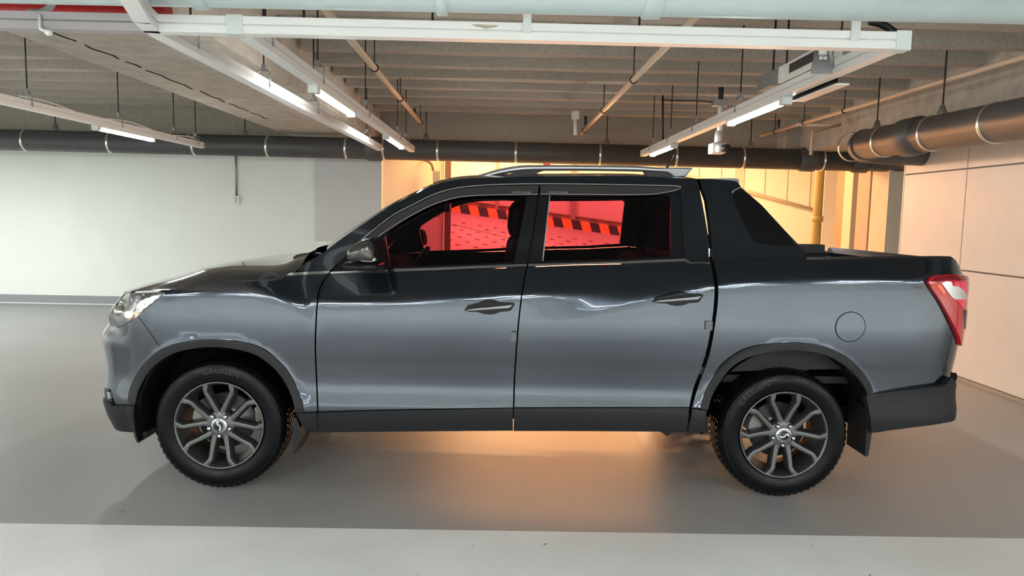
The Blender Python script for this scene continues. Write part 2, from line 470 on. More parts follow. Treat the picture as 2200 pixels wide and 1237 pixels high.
# cladding boards high on the ramp wall, with their sloping lower rail
def zrail(px): return 405 + (px - 1590) * (447 - 405) / 155.0
edges = [1416, 1465, 1505, 1553, 1602, 1648, 1697, 1746]
Yc = YR - .02
for a, b in zip(edges[:-1], edges[1:]):
    A = atY(a + 1, 300, Yc); B = atY(b - 1, 300, Yc)
    za = atY(a + 1, zrail(a), Yc).z; zb_ = atY(b - 1, zrail(b), Yc).z
    MB().prism([(A.x, za), (B.x, zb_), (B.x, 4.28), (A.x, 4.28)], 'Y', Yc - .05, Yc + .02).build('wall_board', 'rampwall', rw, bevel=.008)
A = atY(1416, zrail(1416) + 3, Yc); B = atY(1748, zrail(1748) + 3, Yc)
MB().tube([(A.x, Yc - .06, A.z), (B.x, Yc - .06, B.z)], .045, 8).build('board_rail', 'cream', rw)
A = atY(1579, 400, YR - .1); B = atY(1591, 400, YR - .1)
tag(boxo('wall_post', (A.x, YR - .16, 0), (B.x, YR - .05, 4.3), 'cream'), 'cream post on the boarded ramp wall behind the sports bar', 'post')
# pipe post, wall and shadow edge strip right of the boards
Yp = 14.0
vp = thing('standing_pipe', 'olive painted vertical pipe in front of the boarded ramp wall', 'pipe', (atY(1756, 450, Yp).x, Yp, 0))
pc = atY(1757, 450, Yp).x
MB().tube([(pc, Yp, 0), (pc, Yp, 4.3)], .085, 16).build('pipe', 'olive', vp)
zz = atY(1757, 470, Yp).z
MB().lathe([(.086, -.05), (.105, -.05), (.105, .05), (.086, .05)], (pc, Yp, zz), 'Z', 20).build('pipe_coupling', 'olive', vp)
struct('wall_ramp_right', MB().box((atY(1768, 450, 16).x, 16, 0), (14.0, 16.3, 4.3)), 'rampwall')
a = atY(1811, 450, 13.2).x; b = atY(1832, 450, 13.2).x
tag(boxo('shadow_edge_strip', (a, 13.2, 0), (b, 13.5, 4.3), 'brown'), 'brown upright strip for the shadow edge at the right of the ramp opening', 'post')  # dark strip built where a shadow edge falls
p = atY(1850, 405, 12.2)
sw = tag(MB().box((p.x - .03, 12.17, p.z - .065), (p.x + .03, 12.2, p.z + .065)).build('wall_switch_plate', 'white', None, .004), 'small white switch plate on the cream jamb behind the pickup bed', 'switch')
# junction box and conduit on the left return wall
jb = thing('junction_box', 'cream electrical box with curved dark conduit left of the ramp post', 'electrical box', tuple(atY(937, 400, 12.8)))
a = atY(930, 367, 12.7); b = atY(946, 402, 12.7)
MB().box((a.x, 12.68, b.z - .5), (b.x, 12.80, a.z)).build('box', 'cream', jb, bevel=.01)
cp = [atY(*q, 12.74) for q in ((890, 335), (905, 342), (918, 346), (927, 353), (931, 367))]
MB().tube(catmull(cp, 4), .022, 8).build('conduit', 'brown', jb)
a = atY(1175, 352, 16.0)
tag(MB().box((a.x - .075, 16.0, a.z - .06), (a.x + .075, 16.1, a.z + .035)).build('warning_lamp', 'red', None, .01), 'small red box hanging behind the roof rail', 'lamp')
MB().tube([(a.x, 16.05, a.z), (a.x, 16.05, 4.3)], .012, 6).build('lamp_stem', 'brown', bpy.data.objects['warning_lamp'])
# ================================================================== overhead services
M['mauve'] = mat('mauve_rail', (0.36, 0.33, 0.34), 0.45)
ZT = 2.35                                   # underside of the lighting rails
def rail_prof(w, h):
    g = .012
    return [(-w/2, 0), (w/2, 0), (w/2, .46*h), (w/2-g, .48*h), (w/2-g, .54*h), (w/2, .56*h), (w/2, h),
            (-w/2, h), (-w/2, .56*h), (-w/2+g, .54*h), (-w/2+g, .48*h), (-w/2, .46*h)]
def rail(mb, p0, p1, w=.07, h=.078):
    p0, p1 = Vector(p0), Vector(p1); d = (p1 - p0).normalized(); s = Vector((d.y, -d.x, 0)).normalized()
    pr = rail_prof(w, h); n = len(pr)
    v = [p + s * a + Vector((0, 0, b)) for p in (p0, p1) for a, b in pr]
    mb.add(v, [tuple(range(n))[::-1], tuple(range(n, 2*n))] + [(i, (i+1) % n, n+(i+1) % n, n+i) for i in range(n)])
    return mb
def hanger(parent, x, y, zt=ZT + .078, along='Y', w=.07):
    """threaded rod from the ceiling with a forked clamp over the rail"""
    MB().tube([(x, y, zt + .09), (x, y, ZC + .13)], .006, 6).build('hanger_rod', 'rod', parent)
    c = MB()
    c.box((x - .014, y - .014, zt + .055), (x + .014, y + .014, zt + .10))
    for s in (-1, 1):
        if along == 'Y':
            c.tube([(x, y, zt + .08), (x + s * (w/2 + .006), y, zt + .05), (x + s * (w/2 + .006), y, zt - .05)], .005, 6)
        else:
            c.tube([(x, y, zt + .08), (x, y + s * (w/2 + .006), zt + .05), (x, y + s * (w/2 + .006), zt - .05)], .005, 6)
    c.build('hanger_clamp', 'clamp', parent)
def tray(label, p0, p1, m='tray', hang=(), name='lighting_rail', along='Y'):
    t = thing(name, label, 'cable tray', p0, 'overhead lighting rails')
    rail(MB(), p0, p1).build('rail', m, t)
    for h in hang:
        if along == 'Y': hanger(t, p0[0], h)
        else: MB().tube([(h, p0[1], ZT + .07), (h, p0[1], ZC + .13)], .006, 6).build('hanger_rod', 'rod', t)
    return t
fa = atZ(345, 68.5, ZT); fb = atZ(1925, 104, ZT)
YT = (fa.y + fb.y) / 2 + .035
XE = atZ(1956, 104, ZT).x
XA, XB, XD, XCc = atZ(336, 76, ZT).x - .005, atZ(524, 80, ZT).x, XE - .04, atZ(405, 312, ZT).x
ft = tray('long pale lighting rail crossing above the pickup nearest the viewer', (XA - .02, YT, ZT), (XE, YT, ZT), hang=(-.95, -.35, .62), along='X')
# sleeve, end cap and the grey straps that hang the near rail
def face(px0, px1, nm, m, z0=-.004, z1=.084, dep=.004):
    a = atY(px0, 80, YT - .035).x; b = atY(px1, 80, YT - .035).x
    MB().box((a, YT - .035 - dep, ZT + z0), (b, YT + .035 + dep, ZT + z1)).build(nm, m, ft)
face(487, 522, 'rail_sleeve', 'traycap'); face(1926, 1958, 'rail_end_cap', 'traycap')
for a, b in ((1123, 1141), (1828, 1848)):
    x0 = atY(a, 70, YT - .04).x; x1 = atY(b, 70, YT - .04).x
    MB().box((x0, YT - .043, ZT + .03), (x1, YT - .039, ZC + .1)).build('hanger_strap', 'traycap', ft)
lt = tray('mauve trunking continuing the near rail to the left edge', (-3.4, YT, ZT), (XA - .02, YT, ZT), 'mauve', (), 'extension')  # same rail section in a darker mauve colour
h0 = atY(85, 32, YT - .045); h1 = atY(87, 62, YT - .045); h2 = atY(104, 70, YT - .10)
MB().tube([h0, h1, h2], .008, 6).build('wire_hook', 'white', lt)
MB().lathe([(0, -.016), (.012, -.012), (.015, 0), (.012, .012), (0, .016)], h2, 'Y', 10).build('hook_knob', 'white', lt)
chip = [atY(*q, YT - .0365) for q in ((1012, 53), (1030, 52), (1050, 54), (1072, 54), (1066, 58), (1054, 60), (1044, 62), (1034, 59), (1022, 57))]
MB().prism([(q.x, q.z) for q in chip], 'Y', YT - .0362, YT - .034).build('paint_chip', 'taupe', ft)
# branch that bends forward out of the near rail
et = thing('lighting_rail', 'short pale rail bending toward the viewer from the left end of the near rail', 'cable tray', (XA, YT, ZT), 'overhead lighting rails')
q0, q1 = atZ(276, 0, ZT), atZ(306, 50, ZT)
d01 = (q1 - q0).normalized()
mbx = MB(); rail(mbx, q0 - d01 * .8, q1); rail(mbx, q1 - Vector((.0, .01, 0)), Vector((XA + .01, YT, ZT))); mbx.build('rail', 'tray', et)
ta = tray('pale lighting rail running back from the left end of the near rail, without lamps', (XA, YT + .035, ZT), (XA, 10.05, ZT), hang=(4.05, 5.25, 6.6, 9.1))
tb = tray('pale lighting rail running back beside the wide beam, carrying two tubes', (XB, YT - .0 + .035, ZT), (XB, 10.15, ZT), hang=(3.96, 5.05, 6.75, 8.75, 9.5))
td = tray('pale lighting rail running back above the cargo bed, carrying two tubes', (XD, YT + .035, ZT), (XD, 10.05, ZT), hang=(4.2, 5.95, 7.3, 8.4, 9.4))
tc_ = tray('pale lighting rail over the far left bay, carrying one tube', (XCc, 3.0, ZT), (XCc, 10.25, ZT), hang=(6.55, 8.07, 9.4, 10.05))
# thin cable along the far left rail
MB().tube([(XCc + .03, y, ZT + .085 + .02 * math.sin(y * 4)) for y in np.linspace(6.4, 10.0, 24)] + [tuple(atY(400, 291, 10.3)), tuple(atY(412, 286, 10.5))], .007, 6).build('cable', 'white', tc_)
def lamp(x, y0, L, label):
    t = thing('tube_light', label, 'light', (x, y0, ZT - .03), 'tube lights under the rails')
    z = ZT - .028
    for nm, a, b in (('end_cap', y0, y0 + .07), ('end_cap', y0 + L - .05, y0 + L)):
        MB().box((x - .034, a, z - .026), (x + .034, b, ZT)).build(nm, 'traycap', t, bevel=.006)
    MB().box((x - .030, y0 + .07, z + .008), (x + .030, y0 + L - .05, ZT)).build('housing', 'white', t)
    pr = [(.029 * math.cos(a), z + .010 + .034 * math.sin(a)) for a in np.linspace(math.pi, 2 * math.pi, 9)]
    mb = MB(); n = len(pr)
    rows = [[(x + p[0], yy, p[1]) for p in pr] for yy in (y0 + .07, y0 + L - .05)]
    mb.grid(rows, True); mb.build('tube', 'tube', t)
lamp(XD, atX(1692, 215, XD).y, 1.25, 'nearer glowing tube light on the rail above the cargo bed')
lamp(XD, atX(1450, 312, XD).y, 1.25, 'farther glowing tube light on the rail above the cargo bed')
lamp(XB, atX(672, 190, XB).y, 1.25, 'nearer glowing tube light beside the wide beam')
lamp(XB, atX(828, 295, XB).y, 1.25, 'farther glowing tube light beside the wide beam')
lamp(XCc, atX(203, 284, XCc).y, 1.25, 'glowing tube light in the far left bay')
# sign housing clipped to the right rail
sh = thing('sign_housing', 'pale slotted housing clipped on the rail above the cargo bed', 'sign box', (XD, 4.6, ZT + .08))
sb_ = MB(); zt = ZT + .083
sb_.box((XD - .06, 4.28, zt), (XD + .05, 4.98, zt + .105)); sb_.build('housing', 'tray', sh, .004)
MB().box((XD - .064, 4.32, zt + .03), (XD - .058, 4.78, zt + .085)).build('slot', 'black', sh)
MB().box((XD - .066, 4.88, zt + .03), (XD - .058, 4.93, zt + .07)).build('socket', 'white', sh)
MB().prism([(XD + .06, ZT - .02), (XD + .11, ZT - .02), (XD + .11, ZT - .012), (XD + .06, ZT - .012)], 'Z', 0, 0) if False else None
MB().box((XD + .055, 4.35, ZT - .02), (XD + .062, 5.0, ZT + .078)).build('side_plate', 'gloss', sh)
MB().box((XD + .055, 4.35, ZT - .028), (XD + .13, 5.0, ZT - .02)).build('drip_edge', 'tray', sh)
gp = thing('bracket_plate', 'grey gusset bracket with two tiny lamps over the right rail', 'bracket', tuple(atY(1765, 140, 4.15)))
a, b = atY(1736, 160, 4.2), atY(1786, 100, 4.2)
MB().prism([(a.x, a.z), (b.x, a.z), (b.x - .01, a.z + .05), (b.x - .05, b.z + .02), (a.x + .02, b.z + .02), (a.x + .01, a.z + .07)], 'Y', 4.16, 4.17).build('plate', 'clamp', gp)
MB().tube([atY(1768, 92, 4.12), atY(1768, 118, 4.12)], .022, 12).build('lamp_body', 'white', gp)
for px in (1764, 1773):
    c = atY(px, 124, 4.10); MB().lathe([(0, -.012), (.008, -.008), (.011, 0), (.008, .008), (0, .012)], c, 'Y', 10).build('lamp_bead', 'white', gp)
bx = thing('control_box', 'dark grey control box hung on two rods behind the right rail', 'electrical box', tuple(atY(1672, 165, 5.6)))
a, b = atY(1650, 186, 5.6), atY(1690, 153, 5.6)
MB().box((a.x, 5.55, a.z), (b.x, 5.85, b.z)).build('box', 'blackbox', bx, bevel=.006)
for px in (1661, 1689):
    p = atY(px, 153, 5.6); MB().tube([(p.x, 5.6, p.z - .01), (p.x, 5.6, ZC + .13)], .008, 6).build('hanger_rod', 'rod', bx)
# corrugated black hose by the end of the near rail
hs = []
for k in range(40):
    t = k / 39.0; p = atY(lerp(1868, 1922, t), lerp(46, 71, t) - 6 * math.sin(t * 3), 3.75); hs.append(p)
tag(MB().tube(hs, [.016 + .004 * (k % 2) for k in range(40)], 10).build('corrugated_hose', 'black'), 'short black corrugated hose above the right end of the near rail', 'hose')

# ---- big painted pipe nearest the viewer
YP = 3.40
pa = atY(0, 8, YP); pb = atY(2200, 53, YP); rp = .10
pa = pa + (pa - pb) * .15; pb = pb + (pb - pa) * .12
bp_ = thing('drain_pipe', 'wide pale blue-grey pipe along the top edge, nearest the viewer', 'pipe', tuple((pa + pb) / 2))
up = Vector((0, 0, rp + .004))
MB().tube([pa + up, pb + up], rp, 40).build('pipe', 'bigpipe', bp_)
def on_pipe(px):
    t = (atY(px, 30, YP).x - pa.x) / (pb.x - pa.x); return pa.lerp(pb, t) + up
for px, wd, rr in ((432, .03, .012), (1400, .045, .012)):
    c = on_pipe(px); MB().lathe([(rp, -wd), (rp + rr, -wd * .8), (rp + rr, wd * .8), (rp, wd)], c, 'X', 40).build('pipe_coupling', 'bigpipe', bp_)
c = on_pipe(950)
mb = MB(); mb.lathe([(rp, -.026), (rp + .014, -.022), (rp + .017, .0), (rp + .012, .022), (rp, .026)], c, 'X', 26)
mb.v = [(x + R.uniform(-.003, .003), y, z + R.uniform(-.004, .004)) for x, y, z in mb.v]
mb.build('tape_wrap', 'tape', bp_)
# ---- red pipe behind the mauve trunking
ra, rb_ = atY(0, 20, 4.05), atY(362, 27, 4.05)
ra = ra + (ra - rb_) * .3
rp_ = thing('fire_pipe', 'dark red fire pipe above the mauve trunking', 'pipe', tuple(rb_))
MB().tube([ra, rb_], .055, 24).build('pipe', 'red', rp_)
fc = [atY(*q, 3.7) for q in ((60, 27), (85, 27), (102, 20), (112, 8), (116, -6))]
tag(MB().tube(catmull(fc, 5), .016, 10).build('flexible_conduit', 'bigpipe'), 'pale curved conduit in front of the red fire pipe', 'conduit')
# ---- black wrapped duct along the back wall
YD = 11.05
da = atY(0, 300, YD); db = atY(1860, 346, YD)
d0 = da + (da - db) * .6; rd = .152
dk = thing('wrapped_duct', 'black wrapped pipe along the whole back wall', 'pipe', tuple((da + db) / 2))
MB().tube([d0, db], rd, 32).build('duct', 'duct', dk)
def ond(px):
    t = (atY(px, 320, YD).x - da.x) / (db.x - da.x); return da + (db - da) * t
for px in (-120, 58, 240, 420, 577, 745, 825, 941, 1108, 1288, 1451, 1595, 1766):
    c = ond(px); MB().lathe([(rd + .001, -.016), (rd + .006, -.014), (rd + .006, .014), (rd + .001, .016)], c, 'X', 32).build('strap', 'strap', dk)
for px in (805, 1735, 1848):
    c = ond(px); MB().lathe([(rd, -.13), (rd + .022, -.09), (rd + .026, .09), (rd, .13)], c, 'X', 32).build('coupling', 'duct', dk)
for px in (121, 527, 915, 1303, 1612):
    c = ond(px)
    MB().tube([(c.x, YD, c.z + rd), (c.x, YD, ZC + .13)], .008, 6).build('hanger_rod', 'rod', dk)
    MB().lathe([(.008, .09), (.03, .08), (.035, .03), (.045, .02), (.045, -.01)], (c.x, YD, c.z + rd), 'Z', 12).build('hanger_clamp', 'clamp', dk)
# elbow at its right end, turning toward the viewer and under the side duct
e = [db, db + Vector((.22, -.02, -.01)), db + Vector((.40, -.14, -.01)), db + Vector((.50, -.34, -.01)), db + Vector((.52, -.75, 0.0)), db + Vector((.52, -1.2, .0))]
MB().tube(catmull(e, 4), rd * .93, 28).build('duct_elbow', 'duct', dk)
# ---- black wrapped duct along the right wall
XS = 3.78
sa = atX(2200, 254, XS); sb2 = atX(1862, 310, XS)
s0 = sa + (sa - sb2) * 2.0
sd_ = thing('wrapped_duct', 'black wrapped pipe along the right wall with an elbow at its far end', 'pipe', tuple(sa))
MB().tube([s0, sb2], rd, 32).build('duct', 'duct', sd_)
el = [sb2, sb2 + Vector((.02, .10, 0)), sb2 + Vector((.09, .22, -.005)), sb2 + Vector((.22, .30, -.012)), sb2 + Vector((.5, .32, -.02)), sb2 + Vector((1.3, .32, -.03))]
MB().tube(catmull(el, 5), rd * 1.06, 32).build('duct_elbow', 'duct', sd_)
def ons(px):
    return atX(px, 300, XS).y
for px in (1826 + 6, 1903, 2005, 2138):
    y = ons(px); t = (y - sa.y) / (sb2.y - sa.y); c = sa.lerp(sb2, t)
    MB().lathe([(rd + .001, -.014), (rd + .006, -.012), (rd + .006, .012), (rd + .001, .014)], c, 'Y', 32).build('strap', 'strap', sd_)
y = ons(1962); c = sa.lerp(sb2, (y - sa.y) / (sb2.y - sa.y))
MB().lathe([(rd, -.16), (rd + .022, -.12), (rd + .026, .12), (rd, .16)], c, 'Y', 32).build('coupling', 'duct', sd_)
for px in (1882, 2020):
    y = ons(px); c = sa.lerp(sb2, (y - sa.y) / (sb2.y - sa.y))
    MB().tube([(c.x, y, c.z + rd), (c.x, y, ZC + .13)], .007, 6).build('hanger_rod', 'rod', sd_)
    MB().lathe([(.007, .08), (.022, .07), (.03, .03), (.04, .02), (.04, -.01)], (c.x, y, c.z + rd), 'Z', 12).build('hanger_clamp', 'clamp', sd_)
# ---- sprinkler pipes under the ceiling
def sprinkler(a, b, r, rings, label, ext=.9):
    a, b = Vector(a), Vector(b)
    t = thing('sprinkler_pipe', label, 'pipe', tuple(b), 'sprinkler pipes under the ceiling')
    a0 = a + (a - b).normalized() * ext
    MB().tube([a0, b], r, 14).build('pipe', 'sprinkler', t)
    for q in rings:
        c = a.lerp(b, q); d = (b - a).normalized()
        mb = MB(); n = 16
        pts = [c + Vector((math.cos(u) * (r + .006), 0, math.sin(u) * (r + .006))) for u in [2 * math.pi * k / n for k in range(n)]]
        mb.tube(pts, .006, 6, closed=True); mb.build('pipe_ring', 'rod', t)
        MB().tube([c + Vector((0, 0, r)), (c.x, c.y, ZC + .13)], .006, 6).build('hanger_rod', 'rod', t)
    c = a.lerp(b, .86)
    MB().tube([c + Vector((-.03, 0, .02)), c + Vector((-.035, 0, .10)), c + Vector((-.03, 0, .14))], [.012, .02, .008], 8).build('sprinkler_head', 'rod', t)
    return t
ZS = 2.78
def mid(p, q): return atZ(*p, ZS), atZ(*q, ZS)
a, b = mid((700, 22), (910, 271)); sprinkler(a, b, .026, (.30, .58, .93), 'pale sprinkler pipe running back above the windscreen', .3)
a, b = mid((1490, 40), (1248, 287)); sprinkler(a, b, .026, (.32, .62, .93), 'pale sprinkler pipe running back above the rear doors', .3)
a, b = mid((2200, 122), (1635, 291)); sprinkler(a, b, .022, (.52, .72, .90), 'pale sprinkler pipe running back along the right beam', 3)
p0, p1, p2 = atY(1712, 267, 9.6), atY(1805, 268, 9.55), atY(1745, 284, 9.4)
tag(MB().tube([p0, p1, p2, p2 - Vector((0, 0, .28))], .02, 10).build('branch_pipe', 'sprinkler'), 'short cranked branch pipe at the back right ceiling corner', 'pipe')
# ---- hanging fittings
dt = thing('ceiling_fitting', 'white T-shaped fitting hanging under the last ceiling rib', 'fitting', tuple(atY(1236, 270, 10.6)))
a = atY(1228, 256, 10.6); b = atY(1244, 246, 10.6)
MB().box((a.x, 10.55, a.z), (b.x, 10.65, ZC)).build('mounting_box', 'white', dt, bevel=.01)
a = atY(1236, 256, 10.6); b = atY(1236, 290, 10.6)
MB().tube([a, b], .026, 12).build('stem', 'white', dt)
cv = thing('security_camera', 'white security camera on a pole under the ceiling at the right', 'camera', tuple(atY(1543, 318, 8.6)))
a, b = atY(1549, 226, 8.6), atY(1541, 308, 8.6)
MB().tube([(a.x, 8.6, a.z), (a.x, 8.6, b.z + .1)], .033, 14).build('pole', 'white', cv)
MB().tube([(a.x - .01, 8.6, b.z + .13), (a.x - .02, 8.58, b.z + .0)], .042, 14).build('swivel', 'white', cv)
MB().box((a.x - .10, 8.55, a.z - .01), (a.x + .06, 8.65, a.z + .06)).build('junction_plate', 'clamp', cv, bevel=.004)
MB().tube([(a.x, 8.62, a.z), (a.x, 8.62, ZC + .13)], .03, 8).build('ceiling_rod', 'rod', cv)
a, b = atY(1526, 330, 8.55), atY(1557, 308, 8.55)
MB().box((a.x, 8.48, a.z), (b.x, 8.66, b.z)).build('camera_body', 'white', cv, bevel=.012)
c = atY(1541, 319, 8.46)
MB().tube([c, c + Vector((.05, -.05, 0))], .042, 16).build('lens_ring', 'white', cv)
MB().tube([c + Vector((.05, -.05, 0)), c + Vector((.10, -.10, -.005))], .044, 16).build('lens_barrel', 'black', cv)
cw = [atY(*q, 8.62) for q in ((1420, 214), (1450, 216), (1490, 216), (1520, 218), (1541, 221))]
MB().tube(catmull(cw, 4), .008, 6).build('camera_cable', 'rod', cv)
MB().tube([atY(1424, 205, 8.62), atY(1424, 300, 8.62)], .012, 6).build('cable_rod', 'rod', cv)
# ---- outlet with conduit on the back wall
ot = thing('wall_outlet', 'white wall outlet with grey conduit on the pale back wall', 'outlet', tuple(atY(509, 430, YB)))
a, b = atY(502, 439, YB), atY(516, 421, YB)
MB().box((a.x, YB - .05, a.z), (b.x, YB, b.z)).build('outlet_box', 'white', ot, bevel=.006)
c = (a + b) / 2
for dz in (-.025, .025):
    MB().lathe([(.014, -.003), (.018, 0), (.014, .003)], (c.x, YB - .052, c.z + dz), 'Y', 14).build('socket_hole', 'black', ot)
MB().tube([(c.x - .0, YB - .02, b.z), (c.x - .0, YB - .02, 2.55)], .014, 8).build('conduit', 'clamp', ot)
# ================================================================== the pickup truck
YC, Y0 = 4.93, 3.955
truck = thing('pickup_truck', 'grey metallic double cab pickup with black cladding parked across the bay', 'pickup truck', (0.02, YC, 0))

# ---- plan curve of the flank: (x, inset from the widest plane), front corner ... rear corner
_pc = [(-2.445, .98), (-2.43, .75), (-2.385, .5), (-2.32, .31), (-2.235, .18), (-2.11, .092), (-1.95, .045), (-1.75, .022), (-1.4, .010), (-.8, .003),
       (0, 0), (.8, 0), (1.6, .003), (2.05, .010), (2.30, .024), (2.44, .048), (2.535, .095), (2.585, .19), (2.605, .4), (2.61, .98)]
_pl = catmull(_pc, 24)
_cum = [0.0]
for a, b in zip(_pl[:-1], _pl[1:]): _cum.append(_cum[-1] + float(np.hypot(*(b - a))))
_i0 = min(range(len(_pl)), key=lambda i: abs(_pl[i][0]))
_us = [c - _cum[_i0] for c in _cum]
_T = []
for i in range(len(_pl)):
    d = _pl[min(i + 1, len(_pl) - 1)] - _pl[max(i - 1, 0)]; d = d / np.hypot(*d); _T.append((float(d[0]), float(d[1])))
_PX = [(float(p[0]), float(p[1])) for p in _pl]
import bisect
def plan(u):
    i = bisect.bisect_right(_us, u) - 1
    i = 0 if i < 0 else (len(_us) - 2 if i > len(_us) - 2 else i)
    t = (u - _us[i]) / (_us[i + 1] - _us[i])
    t = max(-2.0, min(3.0, t))
    x = lerp(_PX[i][0], _PX[i + 1][0], t); s = lerp(_PX[i][1], _PX[i + 1][1], t)
    tx = lerp(_T[i][0], _T[i + 1][0], t); ty = lerp(_T[i][1], _T[i + 1][1], t)
    l = math.hypot(tx, ty)
    return x, s, -ty / l, tx / l            # inward normal (x, inset)
UF, UR = _us[0], _us[-1]

def pw(tab):
    """smooth interpolation through (x, y)"""
    xs = [p[0] for p in tab]; ys = [p[1] for p in tab]; n = len(xs)
    d = [(ys[i + 1] - ys[i]) / (xs[i + 1] - xs[i]) for i in range(n - 1)]
    m = [d[0]] + [0 if d[i - 1] * d[i] <= 0 else 2 * d[i - 1] * d[i] / (d[i - 1] + d[i]) for i in range(1, n - 1)] + [d[-1]]
    def f(x):
        if x <= xs[0]: return ys[0]
        if x >= xs[-1]: return ys[-1]
        i = bisect.bisect_right(xs, x) - 1
        h = xs[i + 1] - xs[i]; t = (x - xs[i]) / h
        t2 = t * t; t3 = t2 * t
        return (2*t3 - 3*t2 + 1) * ys[i] + (t3 - 2*t2 + t) * h * m[i] + (-2*t3 + 3*t2) * ys[i + 1] + (t3 - t2) * h * m[i + 1]
    return f
low = pw([(.24, .09), (.30, .065), (.36, .042), (.44, .024), (.48, .020), (.52, .025), (.56, .031), (.61, .034), (.70, .027), (.80, .013), (.90, .003), (.98, 0.0), (1.3, 0.0)])
def pxz(pts, Y=Y0 + .01):
    out = []
    for a, b in pts:
        p = atY(a, b, Y); out.append((p.x, p.z))
    return out
zb = pw(pxz([(235, 690), (290, 650), (350, 630), (450, 623), (520, 623), (575, 629), (620, 641), (660, 652), (720, 653), (850, 649), (1000, 642), (1130, 635),
             (1250, 630), (1330, 628), (1420, 622), (1500, 612), (1600, 603), (1700, 599), (1850, 597), (1950, 598), (2080, 600)]))
zr = pw(pxz([(1000, 712), (1060, 702), (1150, 692), (1250, 675), (1330, 656), (1400, 639), (1480, 623), (1560, 612), (1650, 605), (1800, 601), (1900, 601), (2080, 603)]))
zf = pw(pxz([(250, 640), (360, 626), (450, 623), (520, 624), (575, 631), (620, 648), (655, 675), (675, 712), (690, 760)]))
FW, RW = (-1.54, .357), (1.58, .352)          # wheel centres (x, z)
def sp(t, w):
    t = t / w
    return w * (t if t > 30 else (0 if t < -30 else math.log1p(math.exp(t))))
def inset(u, z):
    d = low(z)
    be = smooth((u - .06) / .95)
    d += .40 * ((1 - be) * sp(z - zb(u), .010) + be * sp(z - zr(u), .010)) - .11 * sp(z - 1.30, .05) * smooth((z - 1.25) / .2)
    # nose leans back
    d += (.052 * smooth((z - .79) / .10) + .42 * sp(z - .95, .035)) * smooth((-1.98 - u) / .32)
    # front wheel bulge
    wf = smooth((u + 2.15) / .3) * smooth((-.93 - u) / .30)
    d -= wf * sp(.026 - .26 * sp(z - zf(u), .012), .004)
    # rear haunch
    d -= .016 * smooth((u - .3) / .9) * smooth((2.55 - u) / .35) * smooth((1.5 - z) / .3)
    # wheel lips
    for (cx, cz), r in ((FW, .468), (RW, .486)):
        q = math.hypot(u - cx, z - cz)
        if q < r + .09: d -= .012 * smooth((r + .065 - q) / .055)
    return d
def S3(u, z, off=0.0):
    x, s, nx, ns = plan(u); d = inset(u, z) + off
    return (x + nx * d, Y0 + s + ns * d, z)
def S3n(u, z, off=0.0):
    e = .004
    p = S3(u, z, off); a = S3(u + e, z, off); b = S3(u - e, z, off); c = S3(u, z + e, off); d = S3(u, z - e, off)
    tu = (a[0]-b[0], a[1]-b[1], a[2]-b[2]); tz = (c[0]-d[0], c[1]-d[1], c[2]-d[2])
    n = Vector(tu).cross(Vector(tz)); n.normalize()
    if n.y > 0 and -2.3 < p[0] < 2.5: n = -n
    return p, n
_cache = {}
def solve(px, py, off=0.0):
    """photograph position -> (u, z) on the flank"""
    key = (px, py, off)
    if key in _cache: return _cache[key]
    d = ray(px, py)
    t = (Y0 + .06) / d[1]
    u, z = d[0] * t, d[2] * t + CAMH
    u = max(UF + .3, min(UR - .3, u))
    def res(u, z):
        P = S3(u, z, off); s = P[1] / d[1]
        return P[0] - d[0] * s, P[2] - (d[2] * s + CAMH)
    for it in range(14):
        r0, r1 = res(u, z)
        if abs(r0) + abs(r1) < 1e-5: break
        e = 1e-3
        a0, a1 = res(u + e, z); b0, b1 = res(u, z + e)
        j00, j10 = (a0 - r0) / e, (a1 - r1) / e; j01, j11 = (b0 - r0) / e, (b1 - r1) / e
        det = j00 * j11 - j01 * j10
        if abs(det) < 1e-3: det = 1e-3 if det >= 0 else -1e-3
        du = (r0 * j11 - r1 * j01) / det; dz = (j00 * r1 - j10 * r0) / det
        u -= max(-.15, min(.15, du)); z -= max(-.15, min(.15, dz))
        u = max(UF + .02, min(UR - .02, u)); z = max(.15, min(1.95, z))
    _cache[key] = (u, z); return u, z
def UZ(pts, off=0.0): return [solve(a, b, off) for a, b in pts]

def utan(z, off=0.0):
    """where the flank turns out of sight round the rear corner"""
    best = (-1, 0)
    for u in np.linspace(2.2, 3.0, 81):
        p = S3(u, z, off); best = max(best, (p[0] / p[1], u))
    return best[1]
def utanf(z, off=0.0):
    best = (9, 0)
    for u in np.linspace(UF + .1, -1.9, 120):
        p = S3(u, z, off); best = min(best, (p[0] / p[1], u))
    return best[1]
def in_poly(poly, x, y):
    c = False; n = len(poly); j = n - 1
    for i in range(n):
        xi, yi = poly[i]; xj, yj = poly[j]
        if (yi > y) != (yj > y) and x < (xj - xi) * (y - yi) / (yj - yi) + xi: c = not c
        j = i
    return c
def densify(loop, step):
    out = []
    n = len(loop)
    for i in range(n):
        a, b = loop[i], loop[(i + 1) % n]
        L = math.hypot(b[0] - a[0], b[1] - a[1]); k = max(1, int(math.ceil(L / step)))
        for j in range(k): out.append((lerp(a[0], b[0], j / k), lerp(a[1], b[1], j / k)))
    res = []
    for p in out:
        if not res or math.hypot(p[0] - res[-1][0], p[1] - res[-1][1]) > 1.2e-3: res.append(p)
    if math.hypot(res[0][0] - res[-1][0], res[0][1] - res[-1][1]) < 1.2e-3: res.pop()
    return res
